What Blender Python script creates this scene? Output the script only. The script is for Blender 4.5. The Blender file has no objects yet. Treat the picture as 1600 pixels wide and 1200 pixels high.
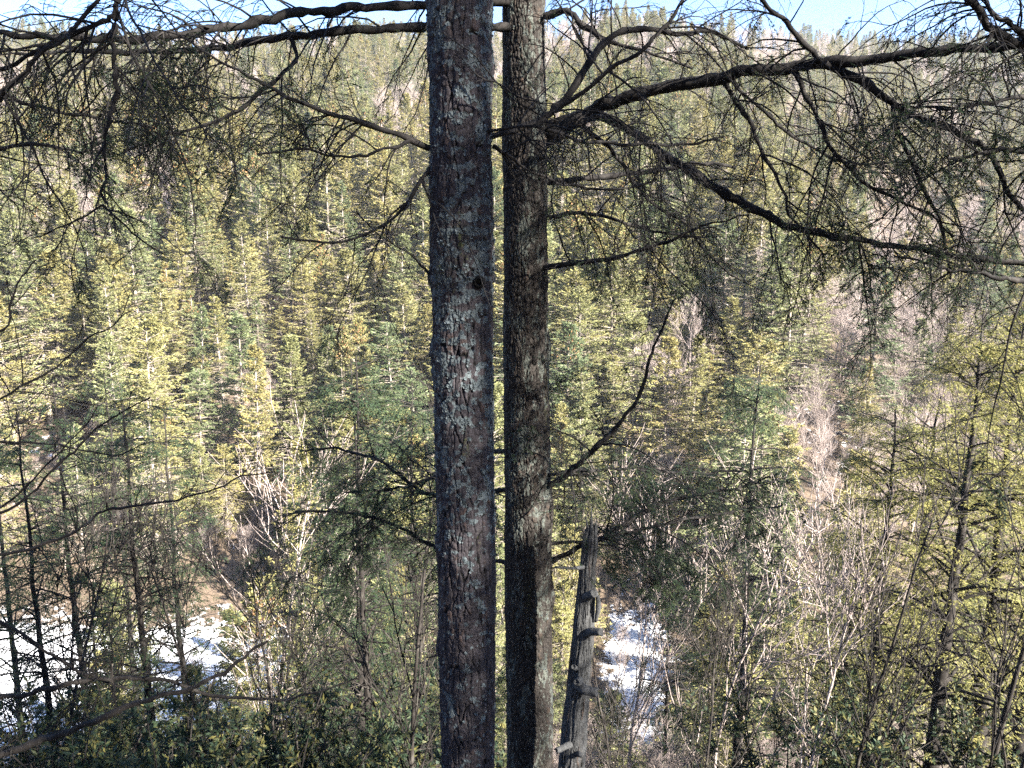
import bpy, math
import numpy as np
from mathutils import Vector
RAD = math.radians
C = bpy.context.scene.collection
sc = bpy.context.scene

# ------------------------------------------------------------------ camera, light, exposure
FPX = 1232.0
PITCH = RAD(-10.5)
cam_d = bpy.data.cameras.new('camera'); cam = bpy.data.objects.new('camera', cam_d); C.objects.link(cam)
cam_d.sensor_width = 36.0; cam_d.lens = 36.0*FPX/1600.0
cam_d.clip_start = 0.05; cam_d.clip_end = 6000
cam.location = (0, 0, 0); cam.rotation_euler = (RAD(90)+PITCH, 0, 0)
sc.camera = cam

SUN = np.array([0.68, -0.56, 0.50]); SUN /= np.linalg.norm(SUN)     # direction towards the sun
w = bpy.data.worlds.new("World"); sc.world = w; w.use_nodes = True
nt = w.node_tree; nt.nodes.clear()
out = nt.nodes.new('ShaderNodeOutputWorld'); bg = nt.nodes.new('ShaderNodeBackground')
sky = nt.nodes.new('ShaderNodeTexSky'); sky.sky_type = 'NISHITA'; sky.sun_disc = False
sky.sun_elevation = math.asin(SUN[2]); sky.sun_rotation = math.atan2(SUN[0], SUN[1])
sky.altitude = 2500; sky.air_density = 0.9; sky.dust_density = 0.15; sky.ozone_density = 4.0
bg.inputs['Strength'].default_value = 0.06
nt.links.new(sky.outputs[0], bg.inputs[0]); nt.links.new(bg.outputs[0], out.inputs[0])
sd = bpy.data.lights.new('sun', 'SUN'); sun = bpy.data.objects.new('sun', sd); C.objects.link(sun)
sd.energy = 5.0; sd.angle = RAD(0.55); sd.color = (1.0, 0.92, 0.81)
sun.rotation_euler = Vector(SUN).to_track_quat('Z', 'Y').to_euler()
sun.location = (20, -10, 30)
sc.view_settings.view_transform = 'Standard'; sc.view_settings.look = 'None'
sc.view_settings.exposure = 3.1; sc.view_settings.gamma = 1.0
sc.cycles.max_bounces = 6; sc.cycles.diffuse_bounces = 3; sc.cycles.transmission_bounces = 4
sc.cycles.volume_bounces = 0; sc.cycles.transparent_max_bounces = 4
sc.cycles.use_denoising = False

cP, sP = math.cos(PITCH), math.sin(PITCH)
def at(px, py, Y):
    """world point seen at photograph pixel (px,py) at world depth Y"""
    cx, cy = (px-800)/FPX, -(py-600)/FPX
    d = np.array([cx, cP - cy*sP, sP + cy*cP])
    return d*(Y/d[1])
def proj(p):
    p = np.asarray(p, float)
    dep = p[..., 1]*cP + p[..., 2]*sP; up = -p[..., 1]*sP + p[..., 2]*cP
    return 800+FPX*p[..., 0]/dep, 600-FPX*up/dep, dep
def mpp(p):                     # metres per photograph pixel at a point
    return proj(p)[2]/FPX

# ------------------------------------------------------------------ noise
def _h(ix, iy, iz, seed):
    n = (ix*374761393 + iy*668265263 + iz*2147483647 + seed*1274126177) & 0xffffffff
    n = ((n ^ (n >> 13))*1274126177) & 0xffffffff
    n = (n ^ (n >> 16))
    return (n & 0xffffff)/float(0xffffff)
def vnoise(x, y, z=0.0, seed=0):
    x, y, z = np.broadcast_arrays(np.asarray(x, float), np.asarray(y, float), np.asarray(z, float))
    ix, iy, iz = np.floor(x).astype(np.int64), np.floor(y).astype(np.int64), np.floor(z).astype(np.int64)
    fx, fy, fz = x-ix, y-iy, z-iz
    fx, fy, fz = [f*f*(3-2*f) for f in (fx, fy, fz)]
    r = 0
    for a in (0, 1):
        for b in (0, 1):
            for c in (0, 1):
                r = r + _h(ix+a, iy+b, iz+c, seed)*(fx if a else 1-fx)*(fy if b else 1-fy)*(fz if c else 1-fz)
    return r
def fbm(x, y, z=0.0, seed=0, o=4):
    r = 0; a = 0.5; t = 0
    for i in range(o):
        r = r + a*vnoise(x*2**i, y*2**i, np.asarray(z)*2**i, seed+i*17); t += a; a *= .55
    return r/t
def voronoi(u, v, seed, per=None):
    """F1, F2-F1 and cell value on a jittered grid; u periodic with period per"""
    iu, iv = np.floor(u).astype(np.int64), np.floor(v).astype(np.int64)
    f1 = np.full(u.shape, 9.); f2 = np.full(u.shape, 9.); cv = np.zeros(u.shape)
    for a in (-1, 0, 1):
        for b in (-1, 0, 1):
            cu, cv_ = iu+a, iv+b
            hu = cu % per if per else cu
            pu = cu + .1+.8*_h(hu, cv_, 0, seed); pv = cv_ + .1+.8*_h(hu, cv_, 1, seed)
            d = np.hypot(u-pu, v-pv); val = _h(hu, cv_, 2, seed)
            m = d < f1
            f2 = np.where(m, f1, np.minimum(f2, d)); cv = np.where(m, val, cv); f1 = np.where(m, d, f1)
    return f1, f2-f1, cv
def sstep(a, b, x):
    t = np.clip((x-a)/(b-a), 0, 1); return t*t*(3-2*t)
def nrm(v):
    return v/np.maximum(np.linalg.norm(v, axis=-1, keepdims=True), 1e-9)

# ------------------------------------------------------------------ mesh building
class MB:
    def __init__(s):
        s.v = []; s.q = []; s.t = []; s.a = []; s.n = 0
    def add(s, V, Q=None, T=None, A=None):
        V = np.asarray(V, float).reshape(-1, 3)
        if Q is not None and len(Q): s.q.append(np.asarray(Q)+s.n)
        if T is not None and len(T): s.t.append(np.asarray(T)+s.n)
        s.a.append(np.broadcast_to(np.asarray(0.5 if A is None else A, float), (len(V),)).copy())
        s.v.append(V); s.n += len(V)
    def build(s, name, mat, parent=None, smooth=True):
        me = bpy.data.meshes.new(name)
        V = np.concatenate(s.v) if s.v else np.zeros((0, 3))
        Q = np.concatenate(s.q) if s.q else np.zeros((0, 4), int)
        T = np.concatenate(s.t) if s.t else np.zeros((0, 3), int)
        me.vertices.add(len(V)); me.vertices.foreach_set('co', V.astype(np.float32).ravel())
        loops = np.concatenate([Q.ravel(), T.ravel()]).astype(np.int32)
        me.loops.add(len(loops)); me.loops.foreach_set('vertex_index', loops)
        st = np.concatenate([np.arange(len(Q))*4, len(Q)*4+np.arange(len(T))*3]).astype(np.int32)
        me.polygons.add(len(st)); me.polygons.foreach_set('loop_start', st)
        me.polygons.foreach_set('use_smooth', np.full(len(st), smooth, bool))
        at_ = me.attributes.new('tone', 'FLOAT', 'POINT')
        at_.data.foreach_set('value', np.concatenate(s.a).astype(np.float32))
        me.update(calc_edges=True)
        me.materials.append(mat)
        o = bpy.data.objects.new(name, me); C.objects.link(o)
        if parent: o.parent = parent
        return o

def tubes(mb, P, R, sides=4, tone=None, cap=False):
    """P (m,n,3) polylines, R (m,n) radii"""
    P = np.asarray(P, float); R = np.asarray(R, float)
    if P.ndim == 2: P = P[None]; R = R[None]
    m, n, _ = P.shape
    if m == 0: return
    T = np.empty_like(P); T[:, 1:-1] = P[:, 2:]-P[:, :-2]; T[:, 0] = P[:, 1]-P[:, 0]; T[:, -1] = P[:, -1]-P[:, -2]
    T = nrm(T)
    mean = nrm(P[:, -1]-P[:, 0])
    ref = np.where(np.abs(mean[:, 2:3]) > .8, np.array([[1., 0, 0]]), np.array([[0, 0, 1.]]))[:, None, :]
    U = nrm(np.cross(T, np.broadcast_to(ref, T.shape))); W = np.cross(T, U)
    a = np.arange(sides)*2*math.pi/sides
    V = P[:, :, None, :] + R[:, :, None, None]*(np.cos(a)[None, None, :, None]*U[:, :, None, :]+np.sin(a)[None, None, :, None]*W[:, :, None, :])
    k = np.arange(n-1)[:, None]*sides; j = np.arange(sides)[None, :]; j2 = (j+1) % sides
    q = np.stack([k+j, k+j2, k+sides+j2, k+sides+j], -1).reshape(-1, 4)
    Q = (q[None]+np.arange(m)[:, None, None]*(n*sides)).reshape(-1, 4)
    A = None
    if tone is not None: A = np.repeat(np.broadcast_to(tone, (m,)), n*sides)
    mb.add(V.reshape(-1, 3), Q, None, A)

def leaves(mb, S, D, L, W, rng, flat=.6, tone=None):
    """one diamond-shaped face per entry, from S along D"""
    m = len(S)
    if m == 0: return
    D = nrm(D); up = np.array([0, 0, 1.])+rng.normal(0, flat, (m, 3))
    B = nrm(np.cross(D, up)); L = np.broadcast_to(L, (m,))[:, None]; W = np.broadcast_to(W, (m,))[:, None]
    mid = S+D*L*.45
    V = np.stack([S, mid-B*W*.5, S+D*L, mid+B*W*.5], 1).reshape(-1, 3)
    Q = np.arange(m*4).reshape(m, 4)
    t = rng.random(m) if tone is None else tone
    mb.add(V, Q, None, np.repeat(t, 4))

def grow(rng, S, D, L, n, grav=0., wig=.1, lift=0.):
    m = len(S); P = np.empty((m, n, 3)); P[:, 0] = S; D = nrm(np.array(D, float)); L = np.broadcast_to(L, (m,))
    for i in range(1, n):
        g = grav + (lift-grav)*(i/(n-1)) if lift else grav
        D = D+rng.normal(0, wig, (m, 3)); D[:, 2] += g/n*2
        D = nrm(D); P[:, i] = P[:, i-1]+D*(L/(n-1))[:, None]
    return P
def spawn(rng, P, k, ang=.9, tmin=.15, tmax=.98, planar=1., asp=.2):
    """k children per polyline: start, direction, parameter, parent index"""
    m, n, _ = P.shape
    idx = np.repeat(np.arange(m), k); t = rng.uniform(tmin, tmax, m*k)
    f = t*(n-1); i = np.minimum(f.astype(int), n-2); u = (f-i)[:, None]
    S = P[idx, i]*(1-u)+P[idx, i+1]*u; T = nrm(P[idx, i+1]-P[idx, i])
    side = np.where(rng.random(m*k) < .5, -1., 1.)[:, None]
    H = nrm(np.cross(T, np.array([0, 0, 1.]))+1e-6)*side
    R_ = rng.normal(0, 1, (m*k, 3)); R_ -= (R_*T).sum(1)[:, None]*T; R_ = nrm(R_)
    N = nrm(H*planar+R_*(1-planar+asp))
    a = ang*rng.uniform(.75, 1.25, (m*k, 1))
    return S, T*np.cos(a)+N*np.sin(a), t, idx
def taper(r0, r1, n):
    r0 = np.atleast_1d(r0); return r0[:, None]*(1-np.linspace(0, 1, n)[None, :])+np.atleast_1d(r1)[:, None]*np.linspace(0, 1, n)[None, :]
def smooth_line(pts, n):
    """Catmull-Rom through rows of pts (any width), n samples"""
    p = np.asarray(pts, float); p = np.vstack([2*p[0]-p[1], p, 2*p[-1]-p[-2]])
    m = len(p)-3; t = np.linspace(0, m-1e-6, n); i = t.astype(int); u = (t-i)[:, None]
    a, b, c, d = p[i], p[i+1], p[i+2], p[i+3]
    return .5*((2*b)+(c-a)*u+(2*a-5*b+4*c-d)*u*u+(3*b-a-3*c+d)*u**3)

# ------------------------------------------------------------------ materials
def mat(name):
    m = bpy.data.materials.new(name); m.use_nodes = True; m.node_tree.nodes.clear(); return m, m.node_tree
def N(nt, typ, **kw):
    n = nt.nodes.new(typ)
    for k, v in kw.items():
        if k in n.bl_rna.properties: setattr(n, k, v)
        else: n.inputs[k.replace('_', ' ')].default_value = v
    return n
def ramp(nt, src, stops, interp='LINEAR'):
    r = nt.nodes.new('ShaderNodeValToRGB'); r.color_ramp.interpolation = interp
    while len(r.color_ramp.elements) < len(stops): r.color_ramp.elements.new(.5)
    for e, (p, c) in zip(r.color_ramp.elements, stops):
        e.position = p; e.color = (*c, 1) if len(c) == 3 else c
    nt.links.new(src, r.inputs[0]); return r.outputs[0]
def math_(nt, op, a, b=None, c=None):
    n = nt.nodes.new('ShaderNodeMath'); n.operation = op
    for i, x in enumerate((a, b, c)):
        if x is None: continue
        if isinstance(x, (int, float)): n.inputs[i].default_value = x
        else: nt.links.new(x, n.inputs[i])
    return n.outputs[0]
def mixc(nt, f, a, b, mode='MIX'):
    n = nt.nodes.new('ShaderNodeMix'); n.data_type = 'RGBA'; n.blend_type = mode
    for sock, x in ((n.inputs[0], f), (n.inputs[6], a), (n.inputs[7], b)):
        if isinstance(x, (int, float)): sock.default_value = x
        elif isinstance(x, tuple): sock.default_value = (*x, 1)
        else: nt.links.new(x, sock)
    return n.outputs[2]
def tone_out(nt, name='tone'):
    return N(nt, 'ShaderNodeAttribute', attribute_name=name).outputs['Fac']

def leaf_mat(name, dark, mid, light, trans=.35, obj_var=.0, tint=None):
    """needle / leaf material: per-leaf tone, per-tree variation"""
    m, nt = mat(name)
    t = tone_out(nt)
    col = ramp(nt, t, [(0, dark), (.5, mid), (1, light)])
    if obj_var:
        oi = nt.nodes.new('ShaderNodeObjectInfo')
        tc = ramp(nt, oi.outputs['Random'], tint)
        col = mixc(nt, obj_var, col, tc, 'MULTIPLY')
    d = N(nt, 'ShaderNodeBsdfPrincipled', Roughness=.62); nt.links.new(col, d.inputs['Base Color'])
    d.inputs['Specular IOR Level'].default_value = .25
    tr = nt.nodes.new('ShaderNodeBsdfTranslucent'); nt.links.new(col, tr.inputs[0])
    mx = nt.nodes.new('ShaderNodeMixShader'); mx.inputs[0].default_value = trans
    nt.links.new(d.outputs[0], mx.inputs[1]); nt.links.new(tr.outputs[0], mx.inputs[2])
    o = nt.nodes.new('ShaderNodeOutputMaterial'); nt.links.new(mx.outputs[0], o.inputs[0])
    return m
def wood_mat(name, stops, scale=6., stretch=.25, bump=.3, var=.0):
    m, nt = mat(name)
    tc = nt.nodes.new('ShaderNodeTexCoord'); mp = nt.nodes.new('ShaderNodeMapping')
    mp.inputs['Scale'].default_value = (1, 1, stretch); nt.links.new(tc.outputs['Object'], mp.inputs[0])
    ns = N(nt, 'ShaderNodeTexNoise', Scale=scale, Detail=6., Roughness=.65); nt.links.new(mp.outputs[0], ns.inputs[0])
    col = ramp(nt, ns.outputs['Fac'], stops)
    if var:
        t = tone_out(nt); k = math_(nt, 'MULTIPLY_ADD', t, var, 1-var*.5)
        cmb = nt.nodes.new('ShaderNodeCombineColor')
        for i in range(3): nt.links.new(k, cmb.inputs[i])
        col = mixc(nt, 1., col, cmb.outputs[0], 'MULTIPLY')
    b = N(nt, 'ShaderNodeBsdfPrincipled', Roughness=.85); nt.links.new(col, b.inputs['Base Color'])
    b.inputs['Specular IOR Level'].default_value = .2
    bp = N(nt, 'ShaderNodeBump', Strength=bump, Distance=.01); nt.links.new(ns.outputs['Fac'], bp.inputs['Height'])
    nt.links.new(bp.outputs[0], b.inputs['Normal'])
    o = nt.nodes.new('ShaderNodeOutputMaterial'); nt.links.new(b.outputs[0], o.inputs[0])
    return m

TINT = [(0, (.42, .62, .62)), (.12, (.60, .80, .72)), (.25, (1.0, 1.0, .85)), (.45, (1.16, 1.12, .82)), (.6, (.75, .92, .85)), (.75, (1.15, 1.1, .85)), (.9, (1.22, 1.10, .82)), (1, (1.1, 1.05, .85))]
M = {}
M['spruce'] = leaf_mat('spruce_needles', (.070, .082, .040), (.190, .188, .096), (.325, .298, .145), .22, .85, TINT)
M['hemlock_sun'] = leaf_mat('hemlock_needles_sunlit', (.062, .072, .032), (.160, .165, .070), (.27, .26, .105), .35, .6, TINT)  # brighter copy of the hemlock needles, with sunlight put into the colour
M['hemlock'] = leaf_mat('hemlock_needles_shaded', (.018, .034, .022), (.038, .064, .034), (.090, .108, .045), .4)  # darker copy for hemlocks in shade, the shade put into the colour
M['shrub'] = leaf_mat('shrub_leaves', (.014, .028, .018), (.030, .048, .024), (.12, .11, .035), .25)
M['cones'] = leaf_mat('spruce_cones', (.20, .11, .05), (.30, .17, .08), (.42, .24, .11), .1)
M['far_bark'] = wood_mat('grey_bark', [(.3, (.10, .085, .07)), (.55, (.24, .21, .18)), (.75, (.36, .33, .29))], 3., .3, .2, .5)
M['bare'] = wood_mat('bare_twigs', [(.3, (.17, .14, .128)), (.55, (.29, .245, .228)), (.8, (.42, .37, .35))], 2., 1., .1, .7)
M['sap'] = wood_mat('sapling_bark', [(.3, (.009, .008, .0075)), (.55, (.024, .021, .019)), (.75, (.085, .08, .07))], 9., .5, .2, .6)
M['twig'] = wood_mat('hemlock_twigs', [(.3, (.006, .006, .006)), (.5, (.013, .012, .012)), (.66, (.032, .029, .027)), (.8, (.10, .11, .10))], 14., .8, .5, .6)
M['snag'] = None

def bark_mat(name, plate, crack, alt, lich, moss, fine):
    """colour follows the modelled plates: attribute crack, plus lichen and moss of their own shapes"""
    m, nt = mat(name)
    tc = nt.nodes.new('ShaderNodeTexCoord')
    n1 = N(nt, 'ShaderNodeTexNoise', Scale=fine, Detail=8., Roughness=.7); nt.links.new(tc.outputs['Object'], n1.inputs[0])
    mp = nt.nodes.new('ShaderNodeMapping'); mp.inputs['Scale'].default_value = (1, 1, .22)
    nt.links.new(tc.outputs['Object'], mp.inputs[0])
    n2 = N(nt, 'ShaderNodeTexNoise', Scale=26., Detail=6., Roughness=.6); nt.links.new(mp.outputs[0], n2.inputs[0])
    base = ramp(nt, n1.outputs['Fac'], [(.28, tuple(c*.45 for c in plate)), (.5, plate), (.72, tuple(min(1, c*1.8) for c in plate))])
    v = tone_out(nt, 'cell')
    base = mixc(nt, ramp(nt, v, [(.78, (0, 0, 0)), (.95, (.6, .6, .6))]), base, alt)
    ck = math_(nt, 'ADD', tone_out(nt, 'crack'), math_(nt, 'MULTIPLY', math_(nt, 'SUBTRACT', n2.outputs['Fac'], .5), .55))
    base = mixc(nt, ramp(nt, ck, [(.12, (1, 1, 1)), (.42, (0, 0, 0))]), base, crack)
    ln = N(nt, 'ShaderNodeTexNoise', Scale=55., Detail=7., Roughness=.75); nt.links.new(tc.outputs['Object'], ln.inputs[0])
    lf = math_(nt, 'ADD', tone_out(nt, 'lichen'), math_(nt, 'MULTIPLY', math_(nt, 'SUBTRACT', ln.outputs['Fac'], .5), 1.1))
    lcol = ramp(nt, n1.outputs['Fac'], [(.35, tuple(c*.6 for c in lich)), (.65, lich)])
    base = mixc(nt, ramp(nt, lf, [(.52, (0, 0, 0)), (.60, (1, 1, 1))]), base, lcol)
    mf = math_(nt, 'ADD', tone_out(nt, 'moss'), math_(nt, 'MULTIPLY', math_(nt, 'SUBTRACT', n1.outputs['Fac'], .5), 1.2))
    base = mixc(nt, ramp(nt, mf, [(.5, (0, 0, 0)), (.7, (.9, .9, .9))]), base, moss)
    b = N(nt, 'ShaderNodeBsdfPrincipled', Roughness=.88); nt.links.new(base, b.inputs['Base Color'])
    b.inputs['Specular IOR Level'].default_value = .18
    hh = math_(nt, 'ADD', n1.outputs['Fac'], math_(nt, 'MULTIPLY', ln.outputs['Fac'], .6))
    bp = N(nt, 'ShaderNodeBump', Strength=.7, Distance=.006); nt.links.new(hh, bp.inputs['Height'])
    nt.links.new(bp.outputs[0], b.inputs['Normal'])
    o = nt.nodes.new('ShaderNodeOutputMaterial'); nt.links.new(b.outputs[0], o.inputs[0])
    return m
M['spruce_bark'] = bark_mat('scaly_spruce_bark', (.031, .028, .032), (.004, .004, .004), (.058, .038, .031), (.088, .108, .118), (.05, .06, .02), 42.)
M['hemlock_bark'] = bark_mat('furrowed_hemlock_bark', (.028, .025, .023), (.004, .005, .0045), (.07, .05, .038), (.085, .095, .085), (.05, .055, .018), 55.)
M['snag'] = bark_mat('weathered_grey_wood', (.048, .050, .052), (.008, .008, .006), (.06, .035, .022), (.13, .15, .15), (.05, .055, .025), 60.)
M['lichen'] = leaf_mat('leafy_lichen', (.042, .053, .058), (.070, .090, .098), (.12, .145, .155), .1)

# ground: leaf litter with snow lying where the 'snow' attribute says, broken by noise
m, nt = mat('forest_floor')
tc = nt.nodes.new('ShaderNodeTexCoord')
n1 = N(nt, 'ShaderNodeTexNoise', Scale=.9, Detail=10., Roughness=.7); nt.links.new(tc.outputs['Object'], n1.inputs[0])
n2 = N(nt, 'ShaderNodeTexNoise', Scale=9., Detail=6., Roughness=.7); nt.links.new(tc.outputs['Object'], n2.inputs[0])
lit = ramp(nt, n2.outputs['Fac'], [(.3, (.04, .030, .021)), (.5, (.095, .070, .048)), (.7, (.19, .14, .10))])
sf = math_(nt, 'ADD', tone_out(nt, 'tone'), math_(nt, 'MULTIPLY', math_(nt, 'SUBTRACT', n1.outputs['Fac'], .5), 1.3))
sf = math_(nt, 'ADD', sf, math_(nt, 'MULTIPLY', math_(nt, 'SUBTRACT', n2.outputs['Fac'], .5), .35))
sm = ramp(nt, sf, [(.49, (0, 0, 0)), (.53, (1, 1, 1))])
col = mixc(nt, sm, lit, (.84, .86, .90))
b = N(nt, 'ShaderNodeBsdfPrincipled', Roughness=.8); nt.links.new(col, b.inputs['Base Color'])
hgt = math_(nt, 'ADD', n2.outputs['Fac'], sm)
bp = N(nt, 'ShaderNodeBump', Strength=.5, Distance=.1); nt.links.new(hgt, bp.inputs['Height']); nt.links.new(bp.outputs[0], b.inputs['Normal'])
o = nt.nodes.new('ShaderNodeOutputMaterial'); nt.links.new(b.outputs[0], o.inputs[0])
M['ground'] = m

# ------------------------------------------------------------------ terrain: near slope, snowy ravine floor, far wooded hillside
PY = np.array([-400, -60, -10, 0, 3, 12, 25, 42, 54, 76, 90, 130, 200, 300, 400, 430, 480, 700, 1500, 4000.])
PZ = np.array([60, 32, 4.5, -1.65, -3.6, -11.5, -22.5, -33, -37, -38, -32, -11.5, 18, 56, 89, 95, 88, 40, -40, -120.])
_yy = np.linspace(-400, 4000, 22001)
_zz = np.interp(_yy, PY, PZ)
def _smooth(z, k): return np.convolve(np.pad(z, k, 'edge'), np.hanning(2*k+1)/np.hanning(2*k+1).sum(), 'valid')
_z1, _z2 = _smooth(_zz, 8), _smooth(_zz, 60)
def H(x, y):
    x = np.asarray(x, float); y = np.asarray(y, float)
    az = x/np.maximum(y, 20.)
    s = 1+.40*sstep(.18, .60, az)*sstep(90, 190, y)+.05*sstep(-.2, -.7, az)*sstep(90, 190, y)
    ye = y/s
    wgt = sstep(15, 60, ye)
    z = s*(np.interp(ye, _yy, _z1)*(1-wgt)+np.interp(ye, _yy, _z2)*wgt)
    z = z+(fbm(x/55., y/55., 0, 5, 3)-.5)*16*sstep(80, 200, y)*(1-.55*sstep(330, 420, y))
    z = z+sstep(250, 400, y)*(7*np.exp(-((az-.14)/.10)**2)-5*np.exp(-((az-.5)/.12)**2)-3*np.exp(-((az+.45)/.2)**2))
    z = z+(fbm(x/9., y/9., 0, 9, 3)-.5)*(1.2*sstep(8, 30, y)+.15)
    return z
def snow_amt(x, y):
    s = .27+.40*sstep(46, 54, y)*(1-sstep(68, 80, y))
    s = s+.10*(fbm(x/14., y/14., 0, 31, 2)-.5)*2
    # brush keeps the floor open towards the middle, snow lies to the left and right of it
    px = 800+FPX*x/np.maximum(y, 1)
    s = s-.42*sstep(400, 470, px)*(1-sstep(935, 975, px))*(1-sstep(80, 95, y))
    s = s-.36*sstep(1035, 1090, px)*(1-sstep(85, 95, y))
    s = s+.06*sstep(84, 100, y)-.05*sstep(150, 250, y)
    return s
def axis(segs):
    r = []
    for a, b, st in segs: r += list(np.arange(a, b, st))
    return np.array(r+[segs[-1][1]])
gx = axis([(-1400, -600, 100), (-600, -150, 10), (-150, -40, 2.5), (-40, 40, 1.0), (40, 150, 2.5), (150, 600, 10), (600, 1400, 100)])
gy = axis([(-400, -60, 20), (-60, -5, 2), (-5, 95, .8), (95, 250, 3), (250, 520, 6), (520, 1500, 70)])
X, Y = np.meshgrid(gx, gy); Z = H(X, Y)
g = MB(); nx, ny = len(gx), len(gy)
ii = (np.arange(ny-1)[:, None]*nx+np.arange(nx-1)[None, :]).ravel()
g.add(np.stack([X, Y, Z], -1).reshape(-1, 3), np.stack([ii, ii+1, ii+nx+1, ii+nx], 1), None, snow_amt(X, Y).ravel())
ground = g.build('ground', M['ground']); ground['kind'] = 'structure'

# ------------------------------------------------------------------ tagging helpers
def thing(name, label, cat, loc=(0, 0, 0), rz=0., sc_=1., group=None):
    e = bpy.data.objects.new(name, None); C.objects.link(e); e.empty_display_size = .5
    e.location = tuple(float(v) for v in loc); e.rotation_euler = (0, 0, rz); e.scale = (sc_,)*3 if np.isscalar(sc_) else sc_
    e['label'] = label; e['category'] = cat
    if group: e['group'] = group
    return e
def copy_tree(root, loc, rz, scl, label, group=None, tilt=(0, 0)):
    r = root.copy(); C.objects.link(r); r.location = tuple(float(v) for v in loc); r.rotation_euler = (tilt[0], tilt[1], rz)
    r.scale = (scl,)*3 if np.isscalar(scl) else tuple(scl)
    r['label'] = label
    if group: r['group'] = group
    for ch in KIDS[root.name]:
        c = ch.copy(); C.objects.link(c); c.parent = r
    KIDS[r.name] = KIDS[root.name]
    return r
KIDS = {}

# ------------------------------------------------------------------ far spruces: prototypes 12 m tall at the origin
def spruce_proto(seed, hgt=12., R=2.3, base=.12, power=.8, dens=1., dead=.3, cones=False, droop=-.35):
    rng = np.random.default_rng(seed)
    tk, cr = MB(), MB()
    zz = np.linspace(-.8, hgt, 14)
    tp = np.stack([rng.normal(0, .03, 14).cumsum()*.5, rng.normal(0, .03, 14).cumsum()*.5, zz], -1)
    tubes(tk, tp, taper(.155, .015, 14)[0], 7, .5)
    nb = int(190*dens)
    z = base*hgt+(hgt*.985-base*hgt)*(1-(1-rng.random(nb))**1.0)
    z = np.sort(z); az = rng.random(nb)*2*math.pi
    q = 1-z/hgt
    lob = .8+.35*fbm(np.cos(az)*1.5+5, np.sin(az)*1.5+5, z*.45, seed)*1.2
    L = R*np.clip(q, 0, 1)**power*rng.uniform(.50, 1.18, nb)*lob+.18
    D = np.stack([np.cos(az), np.sin(az), .10+.75*(z/hgt)**3], -1)
    S = np.stack([np.interp(z, zz, tp[:, 0]), np.interp(z, zz, tp[:, 1]), z], -1)
    P = grow(rng, S, D, L, 6, droop, .05, lift=.25)
    tubes(tk, P, taper(.012+.012*L, .004+L*0, 6), 3, .4)
    # dead bare lower limbs
    nd = int(34*dead/.3)
    zd = rng.uniform(.03*hgt, .55*hgt, nd); ad = rng.random(nd)*2*math.pi
    Pd = grow(rng, np.stack([zd*0, zd*0, zd], -1), np.stack([np.cos(ad), np.sin(ad), .05+zd*0], -1), rng.uniform(.6, 2.0, nd), 5, -.2, .09)
    tubes(tk, Pd, taper(np.full(nd, .020), .006, 5), 3, .95)
    s, d, t, ix = spawn(rng, Pd, 5, .8, .3, 1., .6, .4)
    tubes(tk, grow(rng, s, d, rng.uniform(.2, .6, len(s)), 3, -.1, .1), taper(np.full(len(s), .008), .004, 3), 3, .95)
    s, d, t, ix = spawn(rng, P, 15, .85, .12, 1., 1., .25)
    l2 = (.16+.36*L[ix]*(1-t)*.9)*rng.uniform(.6, 1.2, len(s))
    Q = grow(rng, s, d, l2, 3, -.25, .1)
    # clumps: each branch has its own brightness, leaves scatter about it
    bt = rng.random(nb)
    s3, d3, t3, i3 = spawn(rng, Q, 6, .7, .0, 1., .8, .4)
    tone = np.clip(.15+.5*bt[ix][i3]*.6+.4*rng.random(len(s3))+.15*(t[i3]-.5), 0, 1)
    leaves(cr, s3, d3, rng.uniform(.09, .19, len(s3)), rng.uniform(.035, .062, len(s3)), rng, .5, tone)
    tip, dt, tt, it = spawn(rng, P, 5, .5, .55, 1., .9, .4)
    leaves(cr, tip, dt, rng.uniform(.16, .32, len(tip)), .08, rng, .7, np.clip(.35+.6*rng.random(len(tip)), 0, 1))
    n = 60; zt = rng.uniform(hgt*.93, hgt*1.01, n); at_ = rng.random(n)*6.28
    leaves(cr, np.stack([zt*0, zt*0, zt], -1), np.stack([np.cos(at_), np.sin(at_), .9+zt*0], -1), .2, .05, rng, .7)
    co = None
    if cones:
        co = MB(); msk = z > hgt*.80
        s, d, t, ix = spawn(rng, P[msk], 14, .5, .3, 1., .5, .5)
        d = d*.35+np.array([0, 0, -1.])
        leaves(co, s, d, rng.uniform(.10, .17, len(s)), .06, rng, .8)
        leaves(co, s, np.roll(d, 1, 0)*np.array([1, 1, .2])-np.array([0, 0, 1.]), .14, .06, rng, .8)
    return tk, cr, co

LOOKS = ['slender', 'broad', 'rusty-topped', 'ragged', 'dense', 'thin', 'rusty-topped', 'full']
spec = [dict(R=2.2, power=.75, dead=.2), dict(R=3.5, power=.85, dens=1.2, dead=.15), dict(R=2.6, cones=True, dead=.2), dict(R=2.9, base=.3, dens=.75, dead=.8),
        dict(R=3.0, power=.7, dens=1.25, dead=.1), dict(R=2.3, base=.25, dens=.55, dead=1.1), dict(R=3.2, cones=True, dens=1.15, dead=.4), dict(R=3.6, power=.60, dens=1.1, droop=-.6)]
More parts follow.
